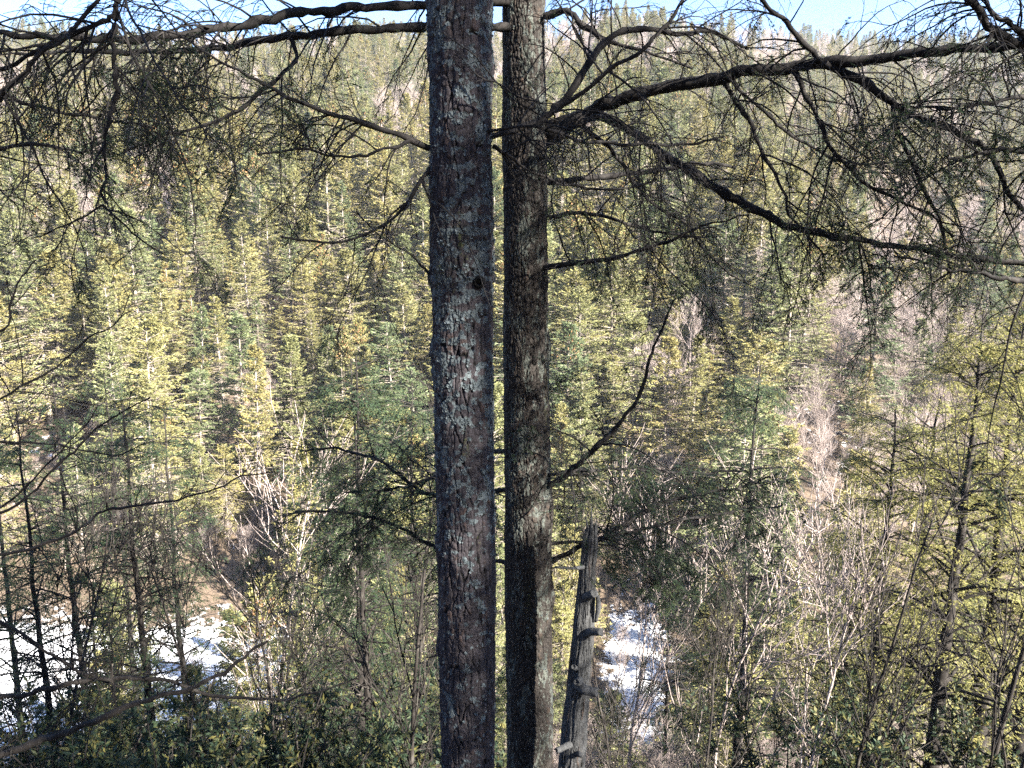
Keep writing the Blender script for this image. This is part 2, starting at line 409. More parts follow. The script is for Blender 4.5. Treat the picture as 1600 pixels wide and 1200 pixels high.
# ------------------------------------------------------------------ bare broadleaf prototypes, about 9 m
def bare_proto(seed, hgt=9., spread=.5, k1=9, k2=8, k3=9, rt=.09, k4=4):
    rng = np.random.default_rng(seed); tk, tw = MB(), MB()
    T = grow(rng, np.array([[0, 0, -.6]]), np.array([[0, 0, 1.]]), np.array([hgt*.9]), 12, .2, .05)
    tubes(tk, T, taper(rt, .012, 12), 6, .6)
    s, d, t, ix = spawn(rng, T, k1, spread, .3, .95, 0., 1.)
    P1 = grow(rng, s, d, hgt*(.55-.4*t)*rng.uniform(.7, 1.1, len(s)), 7, .5, .10)
    r1 = rt*(.55-.42*t); tubes(tk, P1, taper(r1, .006, 7), 4, .6)
    s, d, t1, i1 = spawn(rng, P1, k2, .65, .2, 1., 0., 1.)
    P2 = grow(rng, s, d, hgt*.15*rng.uniform(.6, 1.3, len(s)), 5, .5, .12)
    tubes(tw, P2, taper(np.full(len(s), .011), .004, 5), 3, rng.random(len(s)))
    s, d, t2, i2 = spawn(rng, P2, k3, .7, .1, 1., 0., 1.)
    P3 = grow(rng, s, d, hgt*.07*rng.uniform(.5, 1.4, len(s)), 4, .4, .12)
    tubes(tw, P3, taper(np.full(len(s), .0065), .003, 4), 3, rng.random(len(s)))
    return tk, tw

# candidate trees on the far hillside (world positions on a jittered grid)
rng = np.random.default_rng(11)
pts = []
y = 70.
while y < 640:
    st = 4.9+.003*max(y-100, 0)
    hw = y*.78+14
    xs = np.arange(-hw, hw, st); xs = xs+rng.uniform(-.48, .48, len(xs))*st
    ys = y+rng.uniform(-.48, .48, len(xs))*st
    pts.append(np.stack([xs, ys], -1)); y += st*.92
pts = np.concatenate(pts)
az = pts[:, 0]/pts[:, 1]
smax = 1+.40*sstep(.18, .60, az)
pts = pts[pts[:, 1] < 452*smax[:, ]]
px_ = 800+FPX*pts[:, 0]/pts[:, 1]
# clumps of bare broadleaf wood among the conifers
bn = fbm(pts[:, 0]/26., pts[:, 1]/38., 0, 77, 3)
is_bare = bn > .56
r_ = rng.random(len(pts))
is_bare |= (px_ > 1330)&(px_ < 1530)&(pts[:, 1] > 150)&(pts[:, 1] < 230)
is_bare &= r_ < .85
is_bare &= ~((pts[:, 1] < 120)&(px_ > 480)&(px_ < 1300)&(r_ > .25))
gaps = (fbm(pts[:, 0]/11., pts[:, 1]/14., 0, 3, 2) > .71)
pts = pts[~gaps]; is_bare = is_bare[~gaps]; px_ = px_[~gaps]
keep = ~((pts[:, 1] < 84)&((px_ < 450)&(pts[:, 1] < 80)|(px_ > 930)&(px_ < 1120)&(pts[:, 1] < 80)|(rng.random(len(pts)) < .2))); pts = pts[keep]; is_bare = is_bare[keep]; px_ = px_[keep]
pz = H(pts[:, 0], pts[:, 1]); n_ = len(pts)
scl = rng.uniform(.72, 1.85, n_)*(1.16-.42*sstep(115, 300, pts[:, 1]))*(1+.18*(fbm(pts[:, 0]/30, pts[:, 1]/30, 0, 8, 2)-.5)*2); kind = rng.integers(0, 8, n_)
rot = rng.random(n_)*6.283
dist = np.hypot(pts[:, 0], pts[:, 1])
inview = (px_ > -25)&(px_ < 1625)
print('far trees', n_, 'bare', is_bare.sum())

ACROSS = ['at the left edge', 'near the left edge', 'in the left quarter', 'left of the trunks', 'just left of the spruce trunk', 'right behind the trunks',
          'just right of the hemlock trunk', 'right of the trunks', 'in the right quarter', 'near the right edge', 'at the right edge']
USED = {}
def place_words(p, h):
    """where the top of a tree of height h stands in the photograph"""
    u, v, _ = proj(np.array([p[0], p[1], p[2]+h])); u = float(u); v = float(v)
    return f"tip {spell(max(0, round(u/16)))} percent across and {spell(max(0, round(v/12)))} percent down the photo"
ONES = 'zero one two three four five six seven eight nine ten eleven twelve thirteen fourteen fifteen sixteen seventeen eighteen nineteen'.split()
TENS = 'x x twenty thirty forty fifty sixty seventy eighty ninety hundred'.split()
def spell(n):
    n = int(n)
    if n < 20: return ONES[n]
    return TENS[n//10]+('-'+ONES[n % 10] if n % 10 else '')
def far_label(look, what, p, h):
    for dv in (0, 12, -12, 24, -24, 36, -36):
        a = f"{look} {what}, {place_words(p, h-dv*.08)}"
        if a not in USED: break
    USED[a] = 1; return a

protos = []
for i, sp in enumerate(spec):
    tk, cr, co = spruce_proto(100+i, **sp)
    e = thing('spruce_tree', 'x', 'spruce', group='spruces on the far hillside')
    kids = [tk.build('trunk', M['far_bark'], e), cr.build('crown', M['spruce'], e, False)]
    if co: kids.append(co.build('cones', M['cones'], e, False))
    KIDS[e.name] = kids; protos.append(e)
bprotos = []
for i in range(4):
    tk, tw = bare_proto(200+i, hgt=8.5, spread=[.5, .7, .4, .8][i], k1=10, k2=9, k3=10)
    e = thing('bare_tree', 'x', 'bare tree', group='bare broadleaf trees on the far hillside')
    KIDS[e.name] = [tk.build('trunk', M['bare'], e), tw.build('twigs', M['bare'], e)]; bprotos.append(e)

order = np.argsort(dist)
done = np.zeros(n_, bool)
def put(sel, proto_list, what, looks, hh, grp, nmax):
    cnt = 0; first = [True]*len(proto_list)
    for i in order:
        if cnt >= nmax: break
        if not sel[i]: continue
        k = int(kind[i]) % len(proto_list); s = float(scl[i]); p = (pts[i, 0], pts[i, 1], pz[i]-.2)
        lb = far_label(looks[k], what, p, hh*s)
        sz = (s*float(rng.uniform(.95, 1.3)),)*2+(s,)
        if first[k]:
            e = proto_list[k]; first[k] = False
            e.location = tuple(float(v) for v in p); e.rotation_euler = (0, 0, float(rot[i])); e.scale = sz; e['label'] = lb
        else: copy_tree(proto_list[k], p, float(rot[i]), sz, lb, grp, (float(rng.normal(0, .025)), float(rng.normal(0, .025))))
        done[i] = True; cnt += 1
put(inview & ~is_bare, protos, 'spruce', LOOKS, 12., 'spruces on the far hillside', 300)
put(inview & is_bare, bprotos, 'bare tree', ['upright', 'spreading', 'narrow', 'wide'], 8.5, 'bare broadleaf trees on the far hillside', 110)

# the rest of the wood, too far and too many to count: one object
rest = np.where(~done)[0]
mb = MB(); mb.add(np.stack([pts[rest, 0], pts[rest, 1], pz[rest]-.2], -1))
forest = mb.build('forest', M['spruce'])
me = forest.data
for nm, arr in (('pid', np.where(is_bare[rest], 8+kind[rest] % 4, kind[rest]).astype(np.int32)),):
    a = me.attributes.new(nm, 'INT', 'POINT'); a.data.foreach_set('value', arr)
a = me.attributes.new('rotz', 'FLOAT', 'POINT'); a.data.foreach_set('value', rot[rest].astype(np.float32))
a = me.attributes.new('scl', 'FLOAT', 'POINT'); a.data.foreach_set('value', (scl[rest]*np.where(dist[rest] > 300, 1.0, 1.)).astype(np.float32))
forest['kind'] = 'stuff'; forest['label'] = 'distant mixed wood of spruces and bare trees covering the upper far hillside'; forest['category'] = 'forest'
def forest_nodes(name, objsets):
    ng = bpy.data.node_groups.new(name, 'GeometryNodeTree')
    ng.interface.new_socket('Geometry', in_out='INPUT', socket_type='NodeSocketGeometry'); ng.interface.new_socket('Geometry', in_out='OUTPUT', socket_type='NodeSocketGeometry')
    gi = ng.nodes.new('NodeGroupInput'); go = ng.nodes.new('NodeGroupOutput')
    outj = ng.nodes.new('GeometryNodeJoinGeometry')
    pid = ng.nodes.new('GeometryNodeInputNamedAttribute'); pid.data_type = 'INT'; pid.inputs[0].default_value = 'pid'
    rz = ng.nodes.new('GeometryNodeInputNamedAttribute'); rz.data_type = 'FLOAT'; rz.inputs[0].default_value = 'rotz'
    sl = ng.nodes.new('GeometryNodeInputNamedAttribute'); sl.data_type = 'FLOAT'; sl.inputs[0].default_value = 'scl'
    cx = ng.nodes.new('ShaderNodeCombineXYZ'); ng.links.new(rz.outputs['Attribute'], cx.inputs['Z'])
    for k, objs in enumerate(objsets):
        j = ng.nodes.new('GeometryNodeJoinGeometry')
        for ob in objs:
            oi = ng.nodes.new('GeometryNodeObjectInfo'); oi.transform_space = 'ORIGINAL'; oi.inputs['Object'].default_value = ob
            ng.links.new(oi.outputs['Geometry'], j.inputs[0])
        iop = ng.nodes.new('GeometryNodeInstanceOnPoints'); cmp_ = ng.nodes.new('FunctionNodeCompare'); cmp_.data_type = 'INT'; cmp_.operation = 'EQUAL'
        ng.links.new(pid.outputs['Attribute'], cmp_.inputs[2]); cmp_.inputs[3].default_value = k
        ng.links.new(gi.outputs[0], iop.inputs['Points']); ng.links.new(cmp_.outputs[0], iop.inputs['Selection'])
        ng.links.new(j.outputs[0], iop.inputs['Instance']); ng.links.new(cx.outputs[0], iop.inputs['Rotation']); ng.links.new(sl.outputs['Attribute'], iop.inputs['Scale'])
        ng.links.new(iop.outputs[0], outj.inputs[0])
    ng.links.new(outj.outputs[0], go.inputs[0]); return ng
md = forest.modifiers.new('trees', 'NODES'); md.node_group = forest_nodes('forest_instances', [KIDS[p.name] for p in protos+bprotos])

# ------------------------------------------------------------------ big trunks with modelled bark
BUL = dict(spruce=[(-.25, 3.1, .05, .025), (-.72, 3.15, .09, .030), (-.85, 2.9, .04, .02), (-2.0, 3.2, .08, .018), (-2.75, 3.1, .07, .02), (1.0, .1, .1, .015)], hemlock=[(.72, 5.2, .2, .05), (-.9, .2, .12, .025), (-2.3, .1, .15, .025), (-3.05, -.2, .12, .03)], snag=[(-1.7, -.3, .12, .02), (-2.3, -2.8, .1, .02)])
def bark_trunk(name, line, seed, m_, parent, kind_, z_hi, z_lo, res=.0045, lich_fn=None):
    """line: rows (x,y,z,radius) from high to low; dense rows where the photo shows it"""
    line = np.asarray(line, float); line = line[np.argsort(line[:, 2])]
    z0, z1 = line[0, 2], line[-1, 2]
    zz = np.concatenate([np.arange(z0, z_lo, .05), np.arange(z_lo, z_hi, res), np.arange(z_hi, z1, .05), [z1]])
    cx, cy, rr = [np.interp(zz, line[:, 2], line[:, i]) for i in (0, 1, 3)]
    nsd = int(2*math.pi*rr.max()/res); nsd = min(nsd, 340)
    a = np.arange(nsd)*2*math.pi/nsd
    A, Zg = np.meshgrid(a, zz); circ = 2*math.pi*float(np.median(rr)); U = A/(2*math.pi)*circ
    wob = (fbm(np.cos(A)*1.3+3, np.sin(A)*1.3+3, Zg*1.4, seed, 3)-.5)
    wu = U+.045*(fbm(np.cos(A)*4, np.sin(A)*4, Zg*7, seed+3, 3)-.5); wv = Zg+.10*(fbm(np.cos(A)*5+9, np.sin(A)*5, Zg*9, seed+4, 2)-.5)
    if kind_ == 'spruce': cw, chh = .045, .24; cw2, ch2 = .020, .045; dep, dep2 = .014, .0055
    elif kind_ == 'hemlock': cw, chh = .030, .12; cw2, ch2 = .012, .030; dep, dep2 = .015, .006
    else: cw, chh = .030, .9; cw2, ch2 = .009, .25; dep, dep2 = .009, .0045
    n1_ = max(4, int(round(circ/cw))); n2_ = max(6, int(round(circ/cw2)))
    _, e1, c1 = voronoi(wu/circ*n1_, wv/chh, seed, n1_)
    _, e2, c2 = voronoi(wu/circ*n2_, wv/ch2, seed+1, n2_)
    k1 = sstep(0, .20, e1); k2 = sstep(0, .28, e2)
    fn = fbm(np.cos(A)*30, np.sin(A)*30, Zg*120, seed+8, 2)-.5
    brk = sstep(.30, .62, fbm(np.cos(A)*3+20, np.sin(A)*3, Zg*5, seed+12, 3)); k1 = 1-(1-k1)*(.35+.65*brk); k2 = 1-(1-k2)*(1-.5*brk)
    bul = sum(h_*np.exp(-((Zg-z_)/w_)**2-(np.angle(np.exp(1j*(A-a_)))/.5)**2) for z_, a_, w_, h_ in BUL.get(kind_, []))
    d = bul+dep*(k1-1)+dep2*(k2-1)*.9+dep2*1.2*(c2-.5)+dep*.5*(c1-.5)+wob*.042*(rr/rr.max())[:, None]+fn*.003
    if kind_ == 'snag': d = d-.014*np.exp(-(np.angle(np.exp(1j*(A+1.15+.12*np.sin(Zg*3))))/.16)**2)*sstep(-3.6, -3.0, Zg)-.006*np.exp(-(np.angle(np.exp(1j*(A+2.0+.1*np.sin(Zg*5))))/.10)**2)
    lich = lich_fn(A, Zg) if lich_fn else np.zeros_like(A)
    Rr = rr[:, None]+d
    V = np.stack([cx[:, None]+Rr*np.cos(A), cy[:, None]+Rr*np.sin(A), Zg], -1)
    nr = len(zz); k = np.arange(nr-1)[:, None]*nsd; j = np.arange(nsd)[None, :]; j2 = (j+1) % nsd
    mb = MB(); mb.add(V.reshape(-1, 3), np.stack([k+j, k+j2, k+nsd+j2, k+nsd+j], -1).reshape(-1, 4))
    o = mb.build(name, m_, parent)
    moss = fbm(np.cos(A)*2+1, np.sin(A)*2+1, Zg*1.5, seed+30, 3)*.8-.12
    for nm, arr in (('crack', np.minimum(k1, .25+.75*k2)), ('cell', c1*.6+c2*.4), ('lichen', lich), ('moss', moss)):
        t = o.data.attributes.new(nm, 'FLOAT', 'POINT'); t.data.foreach_set('value', arr.astype(np.float32).ravel())
    return o, V, lich

def flakes(name, V, lich, seed, thr, prob, m_, parent, r0=.004, r1=.011):
    """small cupped lobes of leafy lichen standing off the bark"""
    rng = np.random.default_rng(seed)
    nr, ns, _ = V.shape
    i, j = np.where((lich > thr)&(rng.random(lich.shape) < prob))
    P = V[i, j]; cen = V[i].mean(1); Nn = nrm((P-cen)*np.array([1, 1, 0])+rng.normal(0, .006, P.shape)*8)
    Tt = nrm(np.cross(Nn, np.array([0, 0, 1.]))); B = np.cross(Nn, Tt); n = len(P)
    rad = rng.uniform(r0, r1, n); a = np.arange(6)*math.pi/3
    ring = rad[:, None]*rng.uniform(.5, 1.3, (n, 6)); ph = rng.random(n)[:, None]*6
    lift = rng.uniform(.0, .006, (n, 6))
    R_ = P[:, None]+ring[..., None]*(np.cos(a+ph)[..., None]*Tt[:, None]+np.sin(a+ph)[..., None]*B[:, None])+Nn[:, None]*(.001+lift)[..., None]
    cc = P+Nn*.0015
    VV = np.concatenate([cc[:, None], R_], 1).reshape(-1, 3)
    t = np.array([[0, q+1, (q+1) % 6+1] for q in range(6)])
    T = (t[None]+np.arange(n)[:, None, None]*7).reshape(-1, 3)
    mb = MB(); mb.add(VV, None, T, np.repeat(rng.random(n), 7)); return mb.build(name, m_, parent, False)

def trunk_line(pt, pb, d, rt, rb, ztop, zbot, rtop):
    A_ = at(*pt, d); B_ = at(*pb, d); dirv = (B_-A_)/(A_[2]-B_[2])
    rows = []
    for z, r in ((ztop, rtop), (A_[2], rt), (B_[2], rb), (zbot, rb*1.12)):
        p = A_+dirv*(A_[2]-z); rows.append((p[0], p[1], z, r))
    return rows

# --- limbs given by the pixels they pass, each at its own depth in the wood
NEAR = {'wood': 0}
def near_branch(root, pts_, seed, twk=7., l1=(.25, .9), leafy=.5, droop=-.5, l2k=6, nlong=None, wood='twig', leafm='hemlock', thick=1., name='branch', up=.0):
    """pts_: (px, py, depth, width in px)"""
    rng = np.random.default_rng(seed)
    P0 = np.array([list(at(a, b, d))+[w_*.5*mpp(at(a, b, d))*thick] for a, b, d, w_ in pts_])
    ln = np.linalg.norm(np.diff(P0[:, :3], axis=0), axis=1).sum()
    n = max(10, int(ln*22)); S4 = smooth_line(P0, n); P = S4[:, :3]; r = np.maximum(S4[:, 3], .002)
    jit = np.stack([fbm(np.linspace(0, ln*9, n), 0, k, seed+k, 2)-.5 for k in range(3)], -1)
    P = P+jit*.040*np.minimum(1, np.linspace(0, 1, n)[:, None]*8)
    wd, fo = MB(), MB()
    knob = 1+.32*(fbm(np.linspace(0, ln*25, n), 3., 0, seed+9, 2)-.5)*2
    tubes(wd, P, r*knob, 8, .45)
    k = int(ln*twk*1.05)
    if k:
        s, d, t, ix = spawn(rng, P[None], k, 1.0, .08, 1., .35, .7)
        d[:, 2] += up
        L = rng.uniform(*l1, len(s))**1.0*(1.2-.6*t)
        rl = np.interp(t, np.linspace(0, 1, n), r)
        r1 = np.minimum(rl*.6, .0030+.0055*L)
        nl = int(ln*1.6) if nlong is None else nlong
        if leafy < 0: nl = 0
        if nl:
            # long whippy side limbs that carry twigs of their own
            sL, dL, tL, iL = spawn(rng, P[None], nl, .9, .15, .95, .3, .8); LL = rng.uniform(.8, 1.7, nl)*(1.1-.5*tL)*min(1., ln/1.6)
            dL[:, 1] *= .7
            PL = grow(rng, sL, dL, LL, 14, droop*.9, .10)
            rL = np.minimum(np.interp(tL, np.linspace(0, 1, n), r)*.6, .0075); tubes(wd, PL, taper(rL, .0018, 14), 6, rng.random(nl))
            s_, d_, t_, i_ = spawn(rng, PL, 9, .95, .1, 1., .5, .5)
            L_ = rng.uniform(*l1, len(s_))*.75*(1.15-.6*t_)
            s, d, t, L = np.vstack([s, s_]), np.vstack([d, d_]), np.concatenate([t, t_]), np.concatenate([L, L_])
            r1 = np.concatenate([r1, .0018+.004*L_])
        m_ = len(s)
        Q = grow(rng, s, d, L, 9, droop, .13)
        tubes(wd, Q, taper(r1, .0014, 9), 5, rng.random(m_))
        s2, d2, t2, i2 = spawn(rng, Q, max(3, l2k-1), .85, .12, 1., .5, .5)
        L2 = L[i2]*rng.uniform(.25, .6, len(s2))*(1.15-.7*t2); Q2 = grow(rng, s2, d2, L2, 6, droop*.7, .14)
        tubes(wd, Q2, taper(np.minimum(.0026, .0014+.004*L2), .0011, 6), 4, rng.random(len(s2)))
        s3, d3, t3, i3 = spawn(rng, Q2, 4, .8, .15, 1., .8, .3)
        L3 = rng.uniform(.05, .15, len(s3)); Q3 = grow(rng, s3, d3, L3, 4, -.2, .12)
                # needles: on the sprays that still carry them, in clumps
        cl = fbm(s3[:, 0]*2.4, s3[:, 1]*2.4, s3[:, 2]*2.4, 70, 2)
        clump = (rng.random(len(s3)) < np.clip(leafy*.8-.12+(.5-cl)*1.6, 0, 1)) if leafy > 0 else np.zeros(len(s3), bool)
        G = Q3[clump]
        drawn = clump | (rng.random(len(s3)) < .30)
        tubes(wd, Q3[drawn], taper(np.full(int(drawn.sum()), .0014), .0010, 4), 3, rng.random(int(drawn.sum())))
        if len(G):
            s4, d4, t4, i4 = spawn(rng, G, 26, 1.05, .0, 1., 1., .10)
            gt = rng.random(len(G))
            leaves(fo, s4, d4, rng.uniform(.013, .022, len(s4)), .0062, rng, .3, np.clip(gt[i4]*.7+.3*rng.random(len(s4)), 0, 1))
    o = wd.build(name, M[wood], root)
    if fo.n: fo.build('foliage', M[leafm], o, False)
    return o

# lichen mask for the spruce: thick patches in the heights where the photo shows them
def lich_spruce(A, Z):
    n = fbm(np.cos(A)*2.6+7, np.sin(A)*2.6+7, Z*3.2, 41, 4); n2 = fbm(np.cos(A)*5+7, np.sin(A)*5+7, Z*24, 43, 3)
    band = np.interp(Z, [-4, -2.9, -2.2, -1.6, -.9, -.4, .2, .7, 1.1, 2], [.10, .12, .24, .40, .46, .60, .40, .46, .52, .4])
    return np.clip((n-.5)*1.6+(n2-.5)*2.6+band, 0, 1)
def lich_hem(A, Z):
    n = fbm(np.cos(A)*3+2, np.sin(A)*3+2, Z*3, 51, 4); n2 = fbm(np.cos(A)*14+7, np.sin(A)*14+7, Z*20, 53, 3)
    return np.clip((n-.5)*1.6+(n2-.5)*1.4+.36, 0, 1)

D1, D2 = 5.0, 6.4
sp = thing('spruce_tree', 'thick foreground spruce trunk with scaly purplish bark crusted with blue-grey lichen', 'spruce', (at(731, 1200, D1)[0], D1, float(H(at(731, 1200, D1)[0], D1))))
base_sp = np.array(sp.location)
line1 = trunk_line((717, 0), (733, 1200), D1, .194, .190, 10.5, float(H(-.3, D1))-.3, .11)
line2 = trunk_line((818, 0), (828, 1200), D2, .163, .214, 12., float(H(.1, D2))-.4, .09)
def rebase(o_list, root):
    """shift freshly built world-space parts so that they hang from the root's base"""
    for o in o_list:
        o.location = tuple(-np.array(root.location))
o1, V1, L1 = bark_trunk('trunk', line1, 5, M['spruce_bark'], sp, 'spruce', 1.7, -4.2, .0045, lich_spruce)
fl = flakes('lichen', V1, L1, 3, .56, .05, M['lichen'], sp, .005, .014)
hb = thing('hemlock_tree', 'dark foreground hemlock trunk with finely furrowed bark, right beside the lichen-covered trunk', 'hemlock', (at(828, 1200, D2)[0], D2, float(H(.15, D2))))
o2, V2, L2 = bark_trunk('trunk', line2, 15, M['hemlock_bark'], hb, 'hemlock', 1.9, -5.0, .0055, lich_hem)
fl2 = flakes('lichen', V2, L2, 4, .66, .03, M['lichen'], hb, .003, .007)

# knot hole on the spruce trunk: raised collar with a dark socket
def knot(root, px, py, d, rad, m_, name='knot'):
    rng = np.random.default_rng(int(px)); c = at(px, py, d)
    mb = MB(); rr = [1.7, 1.25, 1.0, .8, .62, .5, .0]; yy = [.02, -.012, -.016, -.008, .02, .05, .055]
    a = np.arange(20)*2*math.pi/20
    V = []
    for r, y_ in zip(rr, yy):
        for q in a: V.append((c[0]+rad*r*math.cos(q)*(1+.1*math.sin(2*q+1)), c[1]+y_+.004*rng.random(), c[2]+rad*1.15*r*math.sin(q)))
    k = np.arange(len(rr)-1)[:, None]*20; j = np.arange(20)[None]; j2 = (j+1) % 20
    mb.add(V, np.stack([k+j, k+j2, k+20+j2, k+20+j], -1).reshape(-1, 4)); return mb.build(name, m_, root)
kn = knot(sp, 748, 441, D1-.182, .021, M['spruce_bark'])

# --- limbs of the spruce
sb = []
def SB(pts_, seed, **kw): sb.append(near_branch(sp, pts_, seed, **kw))
SB([(765, 214, 5.0, 9), (800, 205, 5.05, 10), (840, 192, 5.1, 11), (870, 165, 5.15, 12), (905, 122, 5.2, 12), (935, 75, 5.25, 11), (965, 55, 5.3, 10), (1005, 48, 5.35, 9), (1060, 55, 5.4, 8), (1110, 52, 5.5, 6), (1170, 75, 5.6, 4)], 301, leafy=.18, l1=(.3, 1.), twk=9)
SB([(868, 172, 5.15, 8), (920, 138, 5.1, 7), (960, 104, 5.05, 7), (1010, 72, 5.0, 6), (1050, 30, 5., 5), (1090, -30, 5., 4)], 302, leafy=.1, twk=8)
SB([(672, 232, 4.95, 11), (620, 212, 4.9, 9), (560, 191, 4.8, 8), (500, 170, 4.7, 7), (440, 148, 4.6, 6), (400, 125, 4.55, 5), (330, 85, 4.5, 4), (280, 60, 4.5, 3)], 303, leafy=0.5, l1=(.25, .8), twk=9)
SB([(672, 262, 4.95, 7), (650, 300, 4.9, 6), (610, 348, 4.8, 5), (570, 368, 4.7, 4), (510, 378, 4.65, 4), (440, 372, 4.6, 3)], 304, leafy=.3, twk=9)
SB([(640, 220, 4.9, 6), (600, 236, 4.8, 5), (540, 243, 4.7, 4), (480, 236, 4.6, 4), (400, 245, 4.5, 3)], 305, leafy=0.65, twk=10)
SB([(770, 228, 5.0, 7), (800, 245, 5., 5), (850, 275, 5.05, 4), (900, 293, 5.1, 4), (960, 296, 5.1, 3), (1030, 280, 5.1, 3)], 306, leafy=.2, twk=9)
SB([(760, 205, 4.9, 5), (850, 200, 4.9, 5), (905, 218, 4.95, 5), (980, 228, 5., 5), (1060, 226, 5.1, 4), (1130, 215, 5.2, 3)], 307, leafy=.15, twk=7)
SB([(690, 50, 4.78, 2.5), (740, 85, 4.7, 2.5), (785, 135, 4.72, 2.5), (830, 175, 4.8, 2), (870, 190, 4.9, 2)], 308, leafy=.0, twk=5, l1=(.08, .22))
SB([(715, 80, 4.8, 2), (745, 112, 4.7, 2.4), (790, 142, 4.7, 2.4), (840, 158, 4.8, 2), (870, 165, 4.9, 1.5)], 309, leafy=.0, twk=6, l1=(.06, .25))
SB([(672, 430, 4.95, 5), (640, 400, 4.9, 3), (600, 370, 4.8, 2.5), (555, 330, 4.7, 2)], 310, leafy=.1, twk=5, l1=(.1, .4))
# --- limbs of the hemlock
def HB(pts_, seed, **kw): sb.append(near_branch(hb, pts_, seed, **kw))
HB([(845, 222, 6.4, 30), (880, 200, 6.25, 24), (930, 170, 6.15, 22), (980, 152, 6.0, 20), (1090, 128, 5.8, 20), (1180, 110, 5.6, 18), (1240, 105, 5.5, 18), (1300, 98, 5.4, 16), (1400, 86, 5.2, 15), (1500, 77, 5.0, 14), (1620, 65, 4.8, 13), (1750, 50, 4.6, 10)], 401, leafy=.25, l1=(.3, 1.2), twk=9, droop=-.7)
HB([(850, 200, 6.35, 18), (905, 182, 6.25, 15), (955, 188, 6.15, 13), (1000, 215, 6.05, 13), (1060, 255, 5.95, 14), (1130, 300, 5.85, 14), (1190, 332, 5.75, 13), (1240, 355, 5.7, 12), (1300, 368, 5.6, 10), (1400, 385, 5.5, 9), (1500, 400, 5.35, 9), (1620, 413, 5.2, 8)], 402, leafy=.42, l1=(.3, 1.0), twk=9)
HB([(1290, 100, 5.4, 14), (1345, 125, 5.35, 13), (1395, 160, 5.3, 12), (1440, 185, 5.25, 10), (1500, 212, 5.2, 9), (1545, 236, 5.1, 9), (1575, 290, 5.05, 7), (1610, 340, 5., 6)], 403, leafy=.4, twk=9)
HB([(1395, 163, 5.3, 8), (1400, 200, 5.25, 7), (1422, 250, 5.2, 7), (1452, 305, 5.1, 6), (1470, 350, 5.1, 5), (1482, 405, 5.05, 4), (1485, 440, 5., 3)], 404, leafy=.35, twk=9)
HB([(1243, 112, 5.5, 8), (1258, 150, 5.45, 8), (1282, 195, 5.4, 7), (1310, 245, 5.35, 6), (1350, 285, 5.3, 6), (1400, 310, 5.25, 5), (1455, 340, 5.2, 5), (1490, 372, 5.15, 3)], 405, leafy=.35, twk=10)
HB([(1130, 122, 5.7, 9), (1150, 160, 5.65, 8), (1176, 200, 5.6, 7), (1195, 245, 5.55, 6), (1225, 300, 5.5, 5), (1240, 345, 5.45, 4), (1290, 400, 5.4, 3)], 406, leafy=.3, twk=10)
HB([(1282, 95, 5.4, 10), (1258, 76, 5.35, 9), (1235, 45, 5.3, 8), (1205, 15, 5.25, 7), (1175, -25, 5.2, 6)], 407, leafy=.2, twk=8)
HB([(850, 418, 6.3, 10), (900, 411, 6.1, 8), (970, 400, 5.9, 6), (1050, 375, 5.7, 5), (1110, 350, 5.6, 3), (1170, 335, 5.5, 2.5)], 408, leafy=0.6, twk=9, l1=(.2, .7))
HB([(860, 758, 6.3, 11), (890, 735, 6.2, 9), (930, 700, 6.1, 9), (975, 655, 6.0, 7), (1005, 605, 5.95, 6), (1022, 540, 5.9, 4), (1050, 470, 5.9, 3)], 409, leafy=.35, twk=6, l1=(.2, .7), up=.2)
HB([(855, 880, 6.5, 10), (905, 855, 6.5, 8), (960, 830, 6.6, 7), (1020, 792, 6.8, 6), (1080, 775, 7., 5), (1150, 762, 7.3, 4), (1230, 745, 7.6, 3)], 410, leafy=1.4, twk=11, l1=(.3, .9), l2k=6)
HB([(857, 742, 6.3, 6), (920, 735, 6.5, 5), (1000, 732, 6.7, 4), (1080, 738, 7., 4), (1170, 735, 7.2, 3)], 411, leafy=1.5, twk=13, l1=(.3, .9), l2k=6)
HB([(857, 850, 6.4, 6), (940, 842, 6.4, 6), (985, 830, 6.5, 5), (1060, 815, 6.7, 4), (1140, 800, 7., 4), (1220, 790, 7.3, 3)], 412, leafy=.6, twk=11, l1=(.2, .8), l2k=6)
HB([(800, 2, 6.3, 16), (700, 5, 6.2, 15), (560, 12, 6., 14), (470, 20, 5.85, 14), (380, 38, 5.7, 14), (280, 55, 5.5, 13), (180, 62, 5.3, 13), (100, 58, 5.1, 11), (0, 52, 4.9, 10), (-120, 40, 4.7, 8)], 413, leafy=0.55, twk=9, l1=(.3, 1.2), droop=-.8)
HB([(800, 42, 6.3, 15), (700, 42, 6.2, 14), (560, 46, 6.1, 13), (450, 58, 6., 12), (340, 75, 5.9, 10), (220, 82, 5.8, 8), (110, 78, 5.7, 6), (20, 85, 5.6, 4)], 414, leafy=0.6, twk=10, l1=(.3, 1.1), droop=-.8)
HB([(455, 60, 6., 7), (462, 90, 5.95, 6), (432, 125, 5.9, 6), (385, 165, 5.8, 6), (330, 190, 5.7, 5), (260, 212, 5.6, 4), (190, 240, 5.5, 3)], 415, leafy=0.7, twk=11)
HB([(850, 25, 6.3, 12), (885, 20, 6.2, 11), (915, 42, 6.1, 9), (955, 66, 6., 7), (1010, 80, 5.95, 5), (1080, 105, 5.9, 4)], 416, leafy=.3, twk=10)
HB([(850, 285, 6.4, 10), (905, 281, 6.5, 9), (960, 272, 6.6, 9), (1040, 263, 6.8, 8), (1100, 256, 6.9, 6), (1150, 262, 7., 4)], 417, leafy=.25, twk=6)
